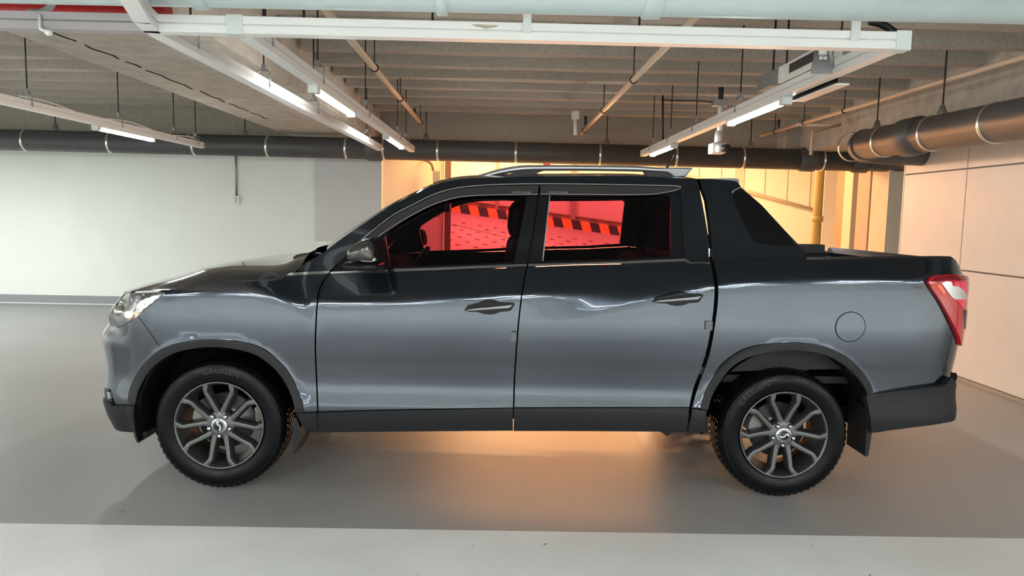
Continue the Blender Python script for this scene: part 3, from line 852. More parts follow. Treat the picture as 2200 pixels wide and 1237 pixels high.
def fill(loop, step):
    """triangulate a (u, z) outline with a regular grid inside"""
    lp = densify(loop, step)
    xs = [p[0] for p in lp]; ys = [p[1] for p in lp]
    pts = list(lp); A = np.array(lp); B = np.roll(A, -1, 0); D = B - A; DD = (D * D).sum(1) + 1e-12
    gx = np.arange(min(xs) + step * .5, max(xs), step); gy = np.arange(min(ys) + step * .5, max(ys), step)
    for y in gy:
        for x in gx:
            if in_poly(lp, x, y):
                P = np.array((x, y)); t = np.clip(((P - A) * D).sum(1) / DD, 0, 1)
                if (((A + D * t[:, None] - P) ** 2).sum(1)).min() > (.42 * step) ** 2: pts.append((x, y))
    n = len(lp)
    v, e, f, *_r = delaunay_2d_cdt([Vector(p) for p in pts], [(i, (i + 1) % n) for i in range(n)], [], 1, 1e-6)
    return [(p.x, p.y) for p in v], [tuple(q) for q in f], lp
def flank(name, loop, m, off=0.0, thick=.018, step=.035, parent=None, far=True, fm=None, shape=None):
    """a panel on the vehicle's side, its edges folded inward, and the same on the far side"""
    v2, f2, lp = fill(loop, step)
    V = []; N = []
    for a, b in v2:
        o = off + (shape(a, b) if shape else 0)
        p, n = S3n(a, b, o); V.append(p); N.append(n)
    nf = len(V); F = []
    for q in f2:
        a, b, c = (v2[i] for i in q)
        cr = (b[0]-a[0]) * (c[1]-a[1]) - (b[1]-a[1]) * (c[0]-a[0])
        F.append(q if cr > 0 else q[::-1])
    sm = [True] * len(F)
    ar = sum(lp[i][0] * lp[(i + 1) % len(lp)][1] - lp[(i + 1) % len(lp)][0] * lp[i][1] for i in range(len(lp)))
    if ar < 0: lp = lp[::-1]
    n = len(lp); r = .004
    ring = []
    for o in (0.0, thick):
        for a, b in lp:
            oo = off + (shape(a, b) if shape else 0)
            p, nn = S3n(a, b, oo + o); V.append(p); N.append(nn); ring.append(0)
    for i in range(n):
        j = (i + 1) % n
        F.append((nf + i, nf + n + i, nf + n + j, nf + j)); sm.append(False)
    outs = []
    for side in ((0, 1) if far else (0,)):
        VV = V if side == 0 else [(x, 2 * YC - y, z) for x, y, z in V]
        FF = F if side == 0 else [q[::-1] for q in F]
        me = bpy.data.meshes.new(name); me.from_pydata(VV, [], FF); me.update()
        me.polygons.foreach_set('use_smooth', [True] * len(FF))
        me.materials.append(M[m])
        NN = [k if side == 0 else Vector((k.x, -k.y, k.z)) for k in N]
        ln = []
        for p in me.polygons:
            for li in p.loop_indices:
                vi = me.loops[li].vertex_index
                ln.append(tuple(NN[vi]) if vi < nf else tuple(p.normal))
        me.normals_split_custom_set(ln)
        o = bpy.data.objects.new(name, me); C.objects.link(o)
        attach(o, parent[side] if isinstance(parent, (list, tuple)) else (parent or truck)); outs.append(o)
    return outs
def cm(pts, sub=4): return [tuple(p) for p in catmull(pts, sub)]
def both(mb, name, m, parent=None, bevel=0):
    """the same piece on the near and on the far side"""
    pr = parent if isinstance(parent, (list, tuple)) else (parent or truck, parent or truck)
    return [mb.build(name, m, pr[0], bevel), mb.mirrored(YC).build(name, m, pr[1], bevel)]
def ribbon(name, top, bot, m, off, thick=.01, parent=None, far=True, sub=5, step=.03):
    """strip between two pixel polylines on the flank"""
    lo = UZ(cm(top, sub)) + UZ(cm(bot, sub))[::-1]
    return flank(name, lo, m, off, thick, step, parent, far)
def pxpoly(pts): return UZ(pts)

# ---------------------------------------------------------------- wheel arches (pixel outlines)
FA_out = [(277, 868), (283, 832), (304, 790), (330, 762), (350, 748), (378, 737.4), (413.5, 731), (458, 728.5), (502, 731), (538, 737.4), (572.6, 752), (607, 782), (628, 811), (645.5, 850), (654, 885)]
FA_in = [(293, 869), (302.8, 832.7), (328.5, 790), (371, 760), (422.7, 747), (478, 745), (542.7, 757.7), (585.5, 785.6), (611, 815.6), (628, 850), (637, 885)]
RA_out = [(1504, 876), (1514.5, 840.7), (1531, 811), (1557, 778.5), (1596, 752), (1645.5, 739), (1694.5, 735), (1743.6, 737.6), (1786, 749), (1822, 768.7), (1851.6, 798), (1868, 824), (1875.5, 846)]
RA_in = [(1519.5, 879), (1527.6, 850.5), (1544, 821), (1570, 788), (1609, 765), (1662, 754), (1711, 752), (1760, 759), (1799, 775), (1832, 801), (1855, 831), (1862, 849)]
fa = UZ(cm(FA_out)); ra_ = UZ(cm(RA_out))

# seams
S1 = [(711, 584), (704, 591), (693.5, 606), (684.6, 631), (680, 671), (677.4, 740), (679, 790), (681, 840), (682.5, 884)]
S2 = [(1133, 571), (1126, 600), (1114.6, 687), (1106, 804), (1103.5, 876)]
S3p = [(1527, 564), (1533, 600), (1535, 632), (1529, 693), (1515, 763), (1490, 833), (1480.5, 875)]
S3q = [(1534, 563), (1542, 600), (1543, 640), (1537, 693), (1524, 763), (1499, 833), (1487, 876)]
def sh(pts, dx): return [(a + dx, b) for a, b in pts]
# ---- front fender
hood_seam = [(357, 623), (400, 618), (449, 612), (480, 605), (530, 603.5), (578, 603), (590, 602), (604.5, 597.5), (615, 592)]
top_f = [(617, 591.5), (640, 590), (668, 589), (704, 588)]
lamp_edge = [(297, 678.5), (324.5, 656), (342, 641), (357, 625)]
bseam = [(340, 740), (326, 718), (312, 699), (298, 680)]
i_f = min(range(len(FA_out)), key=lambda i: abs(FA_out[i][0] - 342) + abs(FA_out[i][1] - 752))
lo = UZ(cm(bseam) + cm(lamp_edge) + cm(hood_seam) + top_f + cm(sh(S1[1:], -1.5)) + [(655, 885)]) + UZ(cm(FA_out[i_f:]))[::-1]
fender = flank('front_fender', lo, 'paint')
# ---- front bumper cover (painted part) with the corner of the nose
FRL = [(234, 697), (224, 711), (217.5, 729), (215, 760), (216, 775), (216, 800), (222, 818), (236, 840), (245, 868)]
lo = UZ(cm([(245, 703), (260.5, 702), (274.7, 694), (296, 679.5)]) + cm([(297, 681), (311, 700), (325, 719), (338.5, 740.5)]))
lo += UZ(cm(FA_out[:i_f + 1]))[::-1]
lo += UZ([(262, 868.5), (246, 868)])
e = solve(224, 800); lo += [(UF + .62, .86)] if False else []
lo += [solve(240, 858), solve(232, 850), (utanf(.45), .435), (utanf(.6) - .12, .435), (utanf(.8) - .12, .80), (utanf(.95) - .12, .985), solve(237, 698)]
bumper = flank('front_bumper', lo, 'paint')
# ---- doors
bot_fd = [(684, 883.5), (760, 881), (900, 878), (1000, 876.5), (1101.5, 875)]
belt1 = [(713, 588.5), (800, 585.5), (929, 583), (1040, 577.5), (1131.5, 573.5)]
lo = UZ(belt1 + cm(sh(S2, -1.6)[0:]) + bot_fd[::-1] + cm(sh(S1[1:], 1.8))[::-1])
front_door = flank('front_door', lo, 'paint', step=.03)
belt2 = [(1135, 573.5), (1240, 569), (1340, 567), (1472, 561), (1482, 564.5), (1526, 565)]
lo = UZ(belt2 + cm(S3p[0:]) + [(1480.5, 874), (1300, 874), (1105.5, 874.5)] + cm(sh(S2, 1.6))[::-1])
rear_door = flank('rear_door', lo, 'paint', step=.03)
# ---- cargo bed side
TL = [(2070, 591), (2036, 590), (2011, 591.5), (1999.6, 596), (1995, 606), (2002.7, 621), (2021.6, 648), (2044.8, 690), (2066, 742), (2072.5, 746)]
zt_bed = solve(1900, 556)[1]
lo = UZ([(1535, 564), (1640, 560.5), (1734, 558.5), (1826, 557), (1931, 556), (2040, 555.5)])
e0 = solve(2050, 556); uw = utan(1.2) + .10
lo += [e0, (e0[0] + .025, e0[1] - .012), (e0[0] + .06, e0[1] - .05), (e0[0] + .085, e0[1] - .09)]
lo += UZ([(2050, 591.5)] + TL[2:-2])
zlo = solve(2056, 743)[1]
lo += [(utan(zlo) - .035, zlo + .012), (uw, zlo - .01), (uw, .72), (utan(.73), solve(2058, 803)[1])]
lo += UZ([(2040, 809), (2030, 817.8), (2022, 825), (1946, 835), (1877.5, 845)])
lo += ra_[::-1]
lo += UZ([(1489, 875)] + cm(S3q)[::-1])
bed = flank('bed_side', lo, 'paint', step=.03)
# ---- fuel filler door: ring groove and lid
c = solve(1827, 702); rfd = .083
circ = lambda r: [(c[0] + r * math.cos(a), c[1] + r * math.sin(a)) for a in np.linspace(0, 2 * math.pi, 48, endpoint=False)]
fr = flank('fuel_door_gap', circ(rfd), 'seam', -.0015, .002, .02, far=False, parent=[bed[0]])
flank('fuel_door', circ(rfd - .004), 'paint', -.0025, .003, .02, far=False, parent=[bed[0]])
# ---- black wheel-arch cladding
def arch(outp, inp, nm):
    o = UZ(cm(outp, 5)); i = UZ(cm(inp, 5))
    return flank(nm, o + i[::-1], 'clad', -.014, .05, .03)
arch(FA_out, FA_in, 'front_arch_cladding'); arch(RA_out, RA_in, 'rear_arch_cladding')
# ---- sills
def clad(nm, top, bot, fold=None, thick=.05):
    lo = UZ(top) + UZ(bot)[::-1]
    zf_ = None
    if fold:
        F = sorted(UZ(fold)); fx = pw(F)
        shp = lambda u, z: .012 * smooth((z - fx(u) + .004) / .012) - .004
    else: shp = None
    return flank(nm, lo, 'clad', -.014, thick, .02, shape=shp)
clad('sill_cladding', [(638, 886.5), (655, 886.5), (681.3, 886)], [(660, 927), (684, 927)], None)
clad('front_door_cladding', [(684.5, 885.8), (760, 883), (900, 880), (1000, 878.5), (1102, 876.5)], [(688, 926.7), (900, 924.5), (1102, 923)],
     [(685, 893), (747, 893), (765, 890), (900, 887), (1102, 884)])
clad('rear_door_cladding', [(1104.5, 876.5), (1300, 876), (1479.5, 875.5)], [(1103.5, 923.7), (1417, 925), (1432, 934.7), (1446, 926.5), (1472, 925.8)],
     [(1104, 884), (1360, 881.5), (1380, 882.5), (1404, 888), (1440, 887), (1480, 885)])
clad('bed_sill_cladding', [(1486, 877), (1516, 880)], [(1476.5, 925.8), (1513, 926)], None)
# ---- rear bumper side cladding
OB = -.034
lo = UZ([(1861.5, 850), (1946, 837), (2022, 827.5), (2031, 819), (2040, 810), (2056, 805.5)], -.016)
ub = utan(.7, OB)
lo += [(ub - .01, solve(2060, 802, OB)[1]), (ub + .12, .68), (ub + .12, .50), (ub + .02, solve(2060, 868, OB)[1]), (ub - .03, solve(2060, 884, OB)[1])]
lo += UZ([(2052, 902), (2040, 906.5), (2030, 908), (1960, 918), (1874, 931)], OB)
def rb_shape(u, z):
    return -.018 * smooth((u - 1.9) / .3) * smooth((.735 - z) / .07) + .008 * smooth((z - (.548 + .055 * (u - 1.95))) / .015) * smooth((2.27 - u) / .05)
flank('rear_bumper', lo, 'clad', -.016, .05, .025, shape=rb_shape)
# ---- front lower bumper, black
lo = UZ([(246, 870.5), (262, 870), (291.6, 871)]) + UZ([(290, 890), (300, 929), (265.8, 925.9), (249.8, 917.9), (236, 908)])
uu2 = solve(228, 890)[0]
lo += [(uu2 - .06, .33), (uu2 - .14, .35), (utanf(.45) - .12, .425), (utanf(.44), .425), solve(232, 862), solve(240, 864)]
flank('front_lower_bumper', lo, 'clad', -.012, .06, .025)
# fog light recess and grille behind
lo = UZ([(226, 832), (236, 835), (244, 862), (243.5, 864), (230, 860)])
flank('fog_light_recess', lo, 'gloss', -.004, .012, .02)
lo = UZ([(232, 842), (238, 842), (241, 856), (235, 856)])
flank('fog_light', lo, 'satindark', -.007, .01, .02)
# ---------------------------------------------------------------- greenhouse
SIL = [(692, 545), (723.7, 520), (762, 493), (803.6, 466.8), (845, 440.5), (887, 418.5), (929, 399), (960, 389.5), (1002, 383.5), (1075, 380.5), (1149, 379), (1360, 378), (1441, 382), (1493, 383.5)]
FRM = [(711, 580), (748.6, 541), (778.5, 513.8), (803.6, 493), (845, 461.5), (887, 439.6), (929, 418.7), (971, 406), (1012.7, 399.9), (1075, 396), (1180, 394.6), (1340, 396.7), (1453, 399.7)]
CP = [(1461, 406.8), (1463, 419), (1468, 512), (1470.5, 553), (1482, 562), (1523, 562)]
GAP = [(1522.5, 540), (1522, 512), (1515.8, 471.5), (1501.7, 398.7), (1495.5, 384)]
lo = UZ(cm(SIL)[::1]) + UZ(GAP[::-1]) + UZ(CP[::-1]) + UZ(cm(FRM)[::-1]) + UZ([(700, 582), (640, 583), (648, 570)])
cab = flank('cab_side', lo, 'paint', step=.03)
# fender chrome blade and belt trim
ribbon('fender_trim', [(617, 590.5), (622, 587), (640, 584.5), (709, 581.5)], [(617, 591), (640, 590), (668, 588.8), (706, 587)], 'chrome', -.006)
flank('belt_trim', UZ([(712, 583.5), (740, 582), (800, 580), (850, 577), (929, 574.5), (1040, 570), (1131.5, 566.5), (1131.5, 571.5), (1040, 575.5), (929, 581), (800, 584), (709, 587.5)]), 'chrome', -.008, .002)
flank('belt_trim', UZ([(1135, 566.5), (1240, 564), (1340, 561), (1471, 555), (1482, 562.8), (1526, 563), (1526, 564.5), (1480, 565), (1471, 560), (1340, 565.8), (1240, 568), (1135, 571.5)]), 'chrome', -.008, .002)
# bright drip line over the doors
ribbon('roof_drip_trim', [(a, b - 1.0) for a, b in FRM[1:]] + [(1459, 405)], [(a, b + 1.0) for a, b in FRM[1:]] + [(1457.6, 406.6)], 'satin', -.006, .008, step=.02)
# black frame behind visors and glass edges
VL = [(805.7, 513.8), (845, 486.6), (887, 461.5), (929, 440.6), (971, 427), (1012.7, 420.8), (1075, 418.7), (1155, 417.6)]
inn = [(740, 560), (750, 543), (780, 516)] 
lo = UZ(cm(FRM[1:])) + UZ([(1460, 408), (1463, 425), (1442, 425), (1436, 419), (1340, 421), (1181, 421), (1165, 561), (1137, 565.5), (1104, 566), (1133, 422)]) + UZ([q for q in cm(VL[:-1]) if q[0] > 827][::-1]) + UZ([(827, 508), (838, 576), (800, 579), (712, 582.5)])
flank('door_frame', lo, 'pillar', .010, .02, step=.035)
flank('quarter_frame', UZ([(1442, 415), (1463, 415), (1468, 512), (1470, 552.5), (1441.5, 555)]), 'pillar', .008, .02)
ribbon('pillar_seam', [(1157.5, 400), (1148, 480), (1132.5, 566)], [(1160, 400), (1150.2, 480), (1134.5, 566)], 'seam', .006, .006, step=.02)
# glass
gf = UZ([(812, 516)] + cm(VL[:-1])[2:] + [(1134, 420), (1120, 490), (1104, 567), (960, 573), (850, 577), (820, 578)])
flank('front_door_glass', gf, 'glass', .014, .004, step=.05)
gr_ = UZ([(1180, 418), (1340, 419), (1442, 412), (1442, 555.5), (1340, 561), (1240, 563.5), (1164, 565)])
flank('rear_door_glass', gr_, 'glass', .014, .004, step=.05)
flank('glass_run', UZ([(1180.5, 419), (1182.5, 419), (1167.5, 561), (1165, 561)]), 'satindark', .004, .006, far=False, step=.02)
flank('light_block_strip', UZ([(1137, 561), (1240, 559), (1340, 556.5), (1441, 551), (1470, 550), (1471, 557), (1340, 563), (1240, 566), (1137, 568)]), 'liner', .002, .035)  # black strips added along the glass foot to block stray light
flank('light_block_strip', UZ([(842, 573.5), (929, 570.5), (1040, 566.5), (1106, 563), (1106, 569), (1040, 572.5), (929, 577), (842, 580)]), 'liner', .002, .035)
# smoked rain visors, standing proud of the frame
def vshape(fun):
    return fun
VT = [(a + 1.6, b + 3.0) for a, b in FRM[2:11]]
top1 = UZ(cm(VT[:-1]) + [(1156.5, 398)]); bot1 = UZ(cm(VL))
vis1 = flank('rain_visor', top1 + bot1[::-1], 'visor', -.022, .008, step=.025)
VL2 = [(1161, 417), (1250, 417.7), (1340, 418.5), (1400.6, 417), (1441, 411), (1457, 406.4)]
vis2 = flank('rain_visor', UZ([(1160.5, 398), (1250, 398), (1340, 399.5), (1452, 402.5), (1457.5, 405)]) + UZ(cm(VL2))[::-1], 'visor', -.022, .008, step=.025)
ribbon('visor_edge', [(a, b - .9) for a, b in VL], [(a, b + .6) for a, b in VL], 'satin', -.0245, .004, parent=vis1, step=.02)
ribbon('visor_edge', [(a, b - .9) for a, b in VL2], [(a, b + .6) for a, b in VL2], 'satin', -.0245, .004, parent=vis2, step=.02)
# ---------------------------------------------------------------- roof, windscreen, hood (lofted across)
def loft(name, near, m, crown, nseg=20, bulge=None, rnd=3.0):
    """near: 3-D edge points on the near side; loft over to the mirrored edge with a crowned section"""
    rows = []
    for k, p in enumerate(near):
        r = []
        for j in range(nseg + 1):
            t = j / nseg; y = lerp(p[1], 2 * YC - p[1], t); a = 1 - abs(2 * t - 1) ** rnd
            cx, cz = crown(k / (len(near) - 1))
            r.append((p[0] + cx * a, y, p[2] + cz * a))
        rows.append(r)
    mb = MB(); mb.grid(rows, True); return mb.build(name, m, truck)
sil = [S3(*q) for q in UZ(cm(SIL, 6))]
kx = max(i for i, p in enumerate(sil) if p[2] < 1.70)
loft('windscreen', sil[2:kx + 1], 'wglass', lambda t: (-.10 + .02 * t, .02), rnd=2.2)
roof = loft('roof', sil[kx:], 'paint', lambda t: (-.06 * (1 - t) ** 2, .035 + .01 * math.sin(t * math.pi)), rnd=2.4)
# rear glass and cab back
gp_ = [S3(*q) for q in UZ(GAP + [])]
gb = [S3(*solve(1523, 562))] + gp_
rows = [[p, (p[0], 2 * YC - p[1], p[2])] for p in gb]
MB().grid(rows, False).build('cab_back', 'cloth', truck)
flank('pillar_trim', UZ([(1444, 402), (1498, 402), (1521, 540), (1521, 562), (1444, 556)]), 'cloth', .055, .02, .08)
# hood
hs_ = [S3(*q) for q in UZ(cm(hood_seam, 6) + [(622, 587), (636, 582), (648, 571)])]
# leading edge of the hood: runs round the nose at lamp height
_le = catmull([(-2.30, YC, 1.040), (-2.295, 4.74, 1.040), (-2.27, 4.55, 1.042), (-2.225, 4.38, 1.048), (-2.15, 4.235, 1.060), (-2.04, 4.125, 1.076), (hs_[0][0], hs_[0][1], hs_[0][2])], 5)
lead = [tuple(float(c) for c in p) for p in _le]
# heightfield over (s along, t across): rows from front to back
sx = [p[0] for p in hs_]; edge_y = pw(sorted([(p[0], p[1]) for p in hs_])); edge_z = pw(sorted([(p[0], p[2]) for p in hs_]))
lx = pw(sorted([(p[1], p[0]) for p in lead])); lz = pw(sorted([(p[1], p[2]) for p in lead]))
xback = lambda y: -1.03 + (-.20 + .0) * (1 - ((YC - y) / .85) ** 2) * 0 - .12 * (1 - min(1, abs(YC - y) / .85) ** 2)
nY = 30; nX = 40
rows = []
yn_front = lead[-1][1]
for j in range(nY + 1):
    t = j / nY; t = t ** 1.5
    row = []
    for i in range(nX + 1):
        s = (i / nX) ** 1.25
        # near edge follows the seam; other rows spread to the centre
        if True:
            xe = lerp(lead[-1][0], hs_[-1][0], s); ye = edge_y(xe)
            y = lerp(ye, YC, t)
            if t == 0: x = xe
            else:
                xf = lx(min(max(lerp(yn_front, YC, t), lead[-1][1]), YC)); xb = xback(y); 
                x = lerp(xf, lerp(hs_[-1][0], xb, min(1, t * 2)), s)
        ze = edge_z(max(xe, sx[0]))
        zf0 = lz(min(max(lerp(yn_front, YC, t), lead[-1][1]), YC))
        d = y - ye
        roll = lerp(.018, .068, smooth((x + 2.12) / .62)) * (1 - (1 - min(1, d / .15)) ** 2)
        crown = .010 * math.sin(min(1, max(0, (d - .05) / .75)) * math.pi / 2)
        zt_ = ze + roll + crown
        # front edge blends down to the leading edge
        dx = max(0.0, x - (xf if t > 0 else lead[-1][0]))
        bl = 1 - math.exp(-dx / .20)
        z = lerp(zf0 if t > 0 else lead[-1][2], zt_, bl if t > 0 else 1.0) if t > 0 else ze
        row.append((x, y, z))
    rows.append(row)
hm = MB(); hm.grid(rows, True)
h2 = hm.mirrored(YC)
# weld both halves
full = MB(); full.grid(rows + [[(x, 2 * YC - y, z) for x, y, z in r] for r in rows[-2::-1]], True)
hood = full.build('hood', 'paint', truck)
# front face between hood edge and lower bumper: grille and nose
rows = []
for z in np.linspace(.40, 1.04, 18):
    rows.append([S3(u, z, .035 + 1.1 * max(0, z - .90)) for u in np.linspace(UF, UF + 1.0, 14)])
nm_ = MB(); nm_.grid(rows, True); n2 = nm_.mirrored(YC); nm_.add(n2.v, n2.f, True)
grille = nm_.build('grille', 'gloss', truck)
gb_ = MB()
for z in (.70, .76, .82, .88, .94):
    gb_.tube([S3(u, z, .030) for u in np.linspace(UF, UF + .70, 10)] , .012, 6)
g2 = gb_.mirrored(YC); gb_.add(g2.v, g2.f, True)
gb_.build('grille_bar', 'satin', grille)
# cowl with wipers
cw_ = MB()
cw_.grid([[(-1.06 - .10 * (1 - (abs(y - YC) / .8) ** 2) + dx, y, 1.235 + dz) for y in np.linspace(YC - .76, YC + .76, 16)] for dx, dz in ((-.06, .0), (.08, -.01), (.22, .035))], True)
cw_.build('cowl', 'clad', truck)
wp = [atY(*q, 4.35) for q in ((632, 556), (640, 551), (655, 548), (675, 546), (692, 548))]
MB().tube(catmull(wp, 4), .012, 8).build('wiper', 'black', truck)
# ---------------------------------------------------------------- lamps
HL = [(357, 623.6), (351, 620.5), (330, 623.6), (298, 629), (262, 632.8), (253.4, 638.5), (243, 657.5), (237, 682), (234.5, 697), (244.5, 702.5), (260.5, 701), (274.7, 693), (296, 677), (324.5, 653.8), (342, 639.6)]
_zl = pw([(-2.6, 1.046), (-2.25, 1.050), (-2.04, 1.073), (-1.86, 1.090), (-1.5, 1.1)])
def UZc(pts): return [(u, min(z, _zl(S3(u, z)[0]) - .003)) for u, z in UZ(pts)]
hl = UZc(HL)
hb = flank('headlight', hl, 'satindark', .030, .02, step=.02)
hlens = flank('headlight_lens', hl, 'lens', -.002, .03, step=.02, parent=hb)
flank('chrome_reflector', UZc([(298, 634), (350, 624), (340, 637), (322, 652), (296, 672), (283, 676), (292, 655)]), 'chrome', .012, .02, step=.012, parent=hb,
      shape=lambda u, z: .010 * math.sin(u * 150 + z * 60))
flank('inner_bezel', UZc([(262, 640), (293, 636), (288, 655), (276, 688), (258, 697), (241, 695), (245, 668)]), 'satin', .018, .02, step=.02, parent=hb, shape=lambda u, z: .006 * math.sin(z * 120))
for k in (0, 1):
    for (px, py, r, nm, mm) in ((256, 668, .030, 'projector', 'chrome'), (262, 648, .016, 'projector', 'chrome'), (274, 676, .018, 'lamp_bead', 'lamp_glint')):  # the glowing bead is added for a warm reflection
        p = Vector(S3(*solve(px, py), .004))
        if k: p.y = 2 * YC - p.y
        MB().lathe([(0, -r), (r * .5, -r * .87), (r * .87, -r * .5), (r, 0), (r * .87, r * .5), (r * .5, r * .87), (0, r)], p, 'Y', 16).build(nm, mm, hb[k])
TLo = [(2083, 600), (2070, 590.6), (2036, 589.5), (2011, 591.4), (1999.6, 595.6), (1995, 605), (2002.7, 619.8), (2021.6, 647), (2044.8, 689), (2065.8, 741.5), (2072, 744.5)]
OT = -.020
T1 = UZ(TLo[1:-1], OT)
zt1, zt2 = solve(2060, 591, OT)[1], solve(2062, 744, OT)[1]
ut_ = utan(1.1, OT); ub2 = utan(zt2, OT)

tl = [(ut_ + .09, zt1 - .03), (ut_ - .005, zt1 - .022)] + T1[0:] + [(ub2 - .010, zt2 - .004), (ub2 + .004, zt2 + .02), (ub2 + .03, zt2 + .10), (ub2 + .09, zt2 + .14)]
tail = flank('tail_light', tl, 'redlens', OT, .06, step=.02)
flank('dark_top_lens', UZ([(2072, 592), (2036, 590.2), (2011, 592), (2001, 596), (1997, 604), (2012, 603), (2030, 600), (2072, 601)]), 'darkred', OT - .003, .004, step=.02, parent=tail)
flank('clear_lens', UZ([(2016, 607), (2026, 603), (2036, 604), (2039, 613), (2052, 615), (2061, 623), (2068, 641), (2044, 642), (2036, 636)]), 'satin', OT - .005, .006, step=.015, parent=tail)
flank('inner_red_lens', UZ([(2043, 604), (2074, 604), (2073, 662), (2060, 662), (2046, 640)]), 'innerred', OT - .003, .006, step=.015, parent=tail)
flank('orange_lens', UZ([(2006, 612), (2015, 610), (2024, 626), (2022, 634)]), 'orange', OT - .0035, .004, step=.02, parent=tail)
flank('reverse_lens', UZ([(2060, 664), (2070, 664), (2072, 705), (2068, 706)]), 'lens', OT - .005, .006, step=.02, parent=tail)
flank('reverse_reflector', UZ([(2060, 664), (2070, 664), (2072, 705), (2068, 706)]), 'chrome', OT - .003, .006, step=.02, parent=tail)
# ---------------------------------------------------------------- cargo bed
zt = zt_bed
MB().box((1.12, Y0 + .20, .62), (2.50, 2 * YC - Y0 - .20, .66)).build('bed_floor', 'clad', truck)
x0_, x1_ = S3(*solve(1540, 562))[0], 2.545
for s in (0, 1):
    top = [S3(*q) for q in UZ([(1535, 564), (1640, 560.5), (1734, 558.5), (1826, 557), (1931, 556), (2040, 555.5)])] + [S3(*solve(2050, 556))]
    rows = [top, [(p[0], p[1] + .035, p[2] + .012) for p in top], [(p[0], p[1] + .085, p[2] + .010) for p in top], [(p[0], p[1] + .09, p[2] - .62) for p in top]]
    mb = MB(); mb.grid(rows, True)
    if s: mb = mb.mirrored(YC)
    mb.build('bed_rail', 'clad', truck)
boxo('bed_front_wall', (1.06, Y0 + .12, .62), (1.10, 2 * YC - Y0 - .12, zt - .02), 'clad', truck)
tg = MB(); rows = []
for y in np.linspace(Y0 + .22, 2 * YC - Y0 - .22, 16):
    rows.append([(2.48, y, .66), (2.48, y, zt - .04), (2.50, y, zt), (2.535, y, zt), (2.545, y, zt - .1), (2.545, y, .66), (2.48, y, .66)])
tg.grid(rows, False).build('tailgate', 'paint', truck)
boxo('rear_bumper_beam', (2.35, Y0 + .30, .40), (2.57, 2 * YC - Y0 - .30, .60), 'clad', truck)
# bed rail hardware seen over the near rail
hw = MB(); a = atY(1784, 540, 5.72); hw.box((1.45, 5.66, a.z - .12), (a.x, 5.74, a.z - .01)); hw.tube([(a.x - .06, 5.64, a.z - .06), (a.x + .03, 5.62, a.z - .05), (a.x + .08, 5.62, a.z - .1)], .03, 8)
hw.build('rail_bracket', 'clad', truck)
# ---------------------------------------------------------------- sports bar
SB = [(1501.7, 384.6), (1580.5, 384.4), (1586.6, 392.7), (1592.7, 402.8), (1637, 441), (1683.6, 491.7), (1720, 530), (1728, 538), (1734, 557.4), (1640, 560), (1531, 562.4), (1528.5, 512), (1525, 479.6), (1517.9, 431), (1505.7, 397.7)]
bar = flank('sports_bar', UZ(SB), 'paint', .0, .055, step=.03)
ins = [(1572.5, 415), (1574, 411), (1579, 407.5), (1591.2, 402.2), (1637, 442), (1683, 492), (1707, 527.5), (1660, 526.5), (1643, 525), (1630, 522.5), (1622, 518), (1612, 507), (1597, 475), (1582.5, 443)]
flank('side_insert', UZ(ins), 'gloss', -.003, .012, step=.03, parent=bar)
flank('insert_edge', UZ([(1572, 414), (1574, 410), (1579, 406.8), (1591, 401.4), (1591.6, 403), (1580, 408.2), (1575.4, 411.6), (1573.6, 415)]), 'satin', -.005, .006, step=.02, parent=bar)
tb_ = [S3(*q) for q in UZ([(1501.7, 385), (1540, 384.6), (1580.5, 384.4), (1586, 392)])]
rows = []
for p in tb_:
    rows.append([(p[0], lerp(p[1], 2 * YC - p[1], t / 16), p[2] + .022 * (1 - abs(2 * t / 16 - 1) ** 3)) for t in range(17)])
rows.append([(x - .05, y, z - .03) for x, y, z in rows[-1]]); rows.append([(x, y, z - .05) for x, y, z in rows[0]]); rows.append(rows[0])
MB().grid(rows, True).build('sports_bar_top', 'paint', truck)
ribbon('sports_bar_trim', [(1530, 383.2), (1581, 383.2), (1588, 392)], [(1530, 384.2), (1579, 388.5), (1586.5, 394)], 'satin', -.004, .01, step=.02)
# bed/cab filler strip and latch in the gap
both(MB().box((1.03, Y0 + .16, .55), (1.08, Y0 + .22, 1.42)), 'gap_filler', 'seam')
p = S3(*solve(1524.5, 543), .02)
both(MB().box((p[0] - .007, p[1], p[2] - .022), (p[0] + .007, p[1] + .02, p[2] + .022)), 'latch', 'satin')
# ---------------------------------------------------------------- roof rails
RT = [(1011, 381), (1037, 373), (1074, 362.5), (1111.6, 356), (1148.8, 354.3), (1250, 354.5), (1360, 356), (1421, 360), (1487.5, 360.8)]
RB = [(1036, 382), (1060, 379.5), (1078, 375.5), (1112, 370), (1140, 367.5), (1250, 367), (1360, 368.5), (1421, 371), (1482, 368)]
YRR = 4.36
rt = [atY(*q, YRR) for q in cm(RT, 6)]; rb2_ = [atY(*q, YRR) for q in cm(RB, 6)]
n = len(rt)
def railmb():
    rows = []
    for j in range(9):
        a = math.pi * 2 * j / 8
        row = []
        for p, q in zip(rt, rb2_):
            c = (p + q) / 2; h = (p - q) / 2
            row.append((c.x + h.x * math.cos(a), c.y + .022 * math.sin(a), c.z + h.z * math.cos(a)))
        rows.append(row)
    mb = MB(); mb.grid(rows, True)
    return mb
rr = both(railmb(), 'roof_rail', 'satin')
ft_ = [atY(*q, YRR) for q in ((1074, 380), (1085, 376), (1112, 369), (1150, 366.5), (1172, 366), (1163, 368), (1150, 374), (1146, 379.5))]
mb = MB().prism([(p.x, p.z) for p in ft_], 'Y', YRR - .012, YRR + .03); both(mb, 'front_foot', 'black', rr)
ft_ = [atY(*q, YRR) for q in ((1383, 369), (1430, 370.5), (1437, 373), (1447, 382), (1392, 382), (1388, 377))]
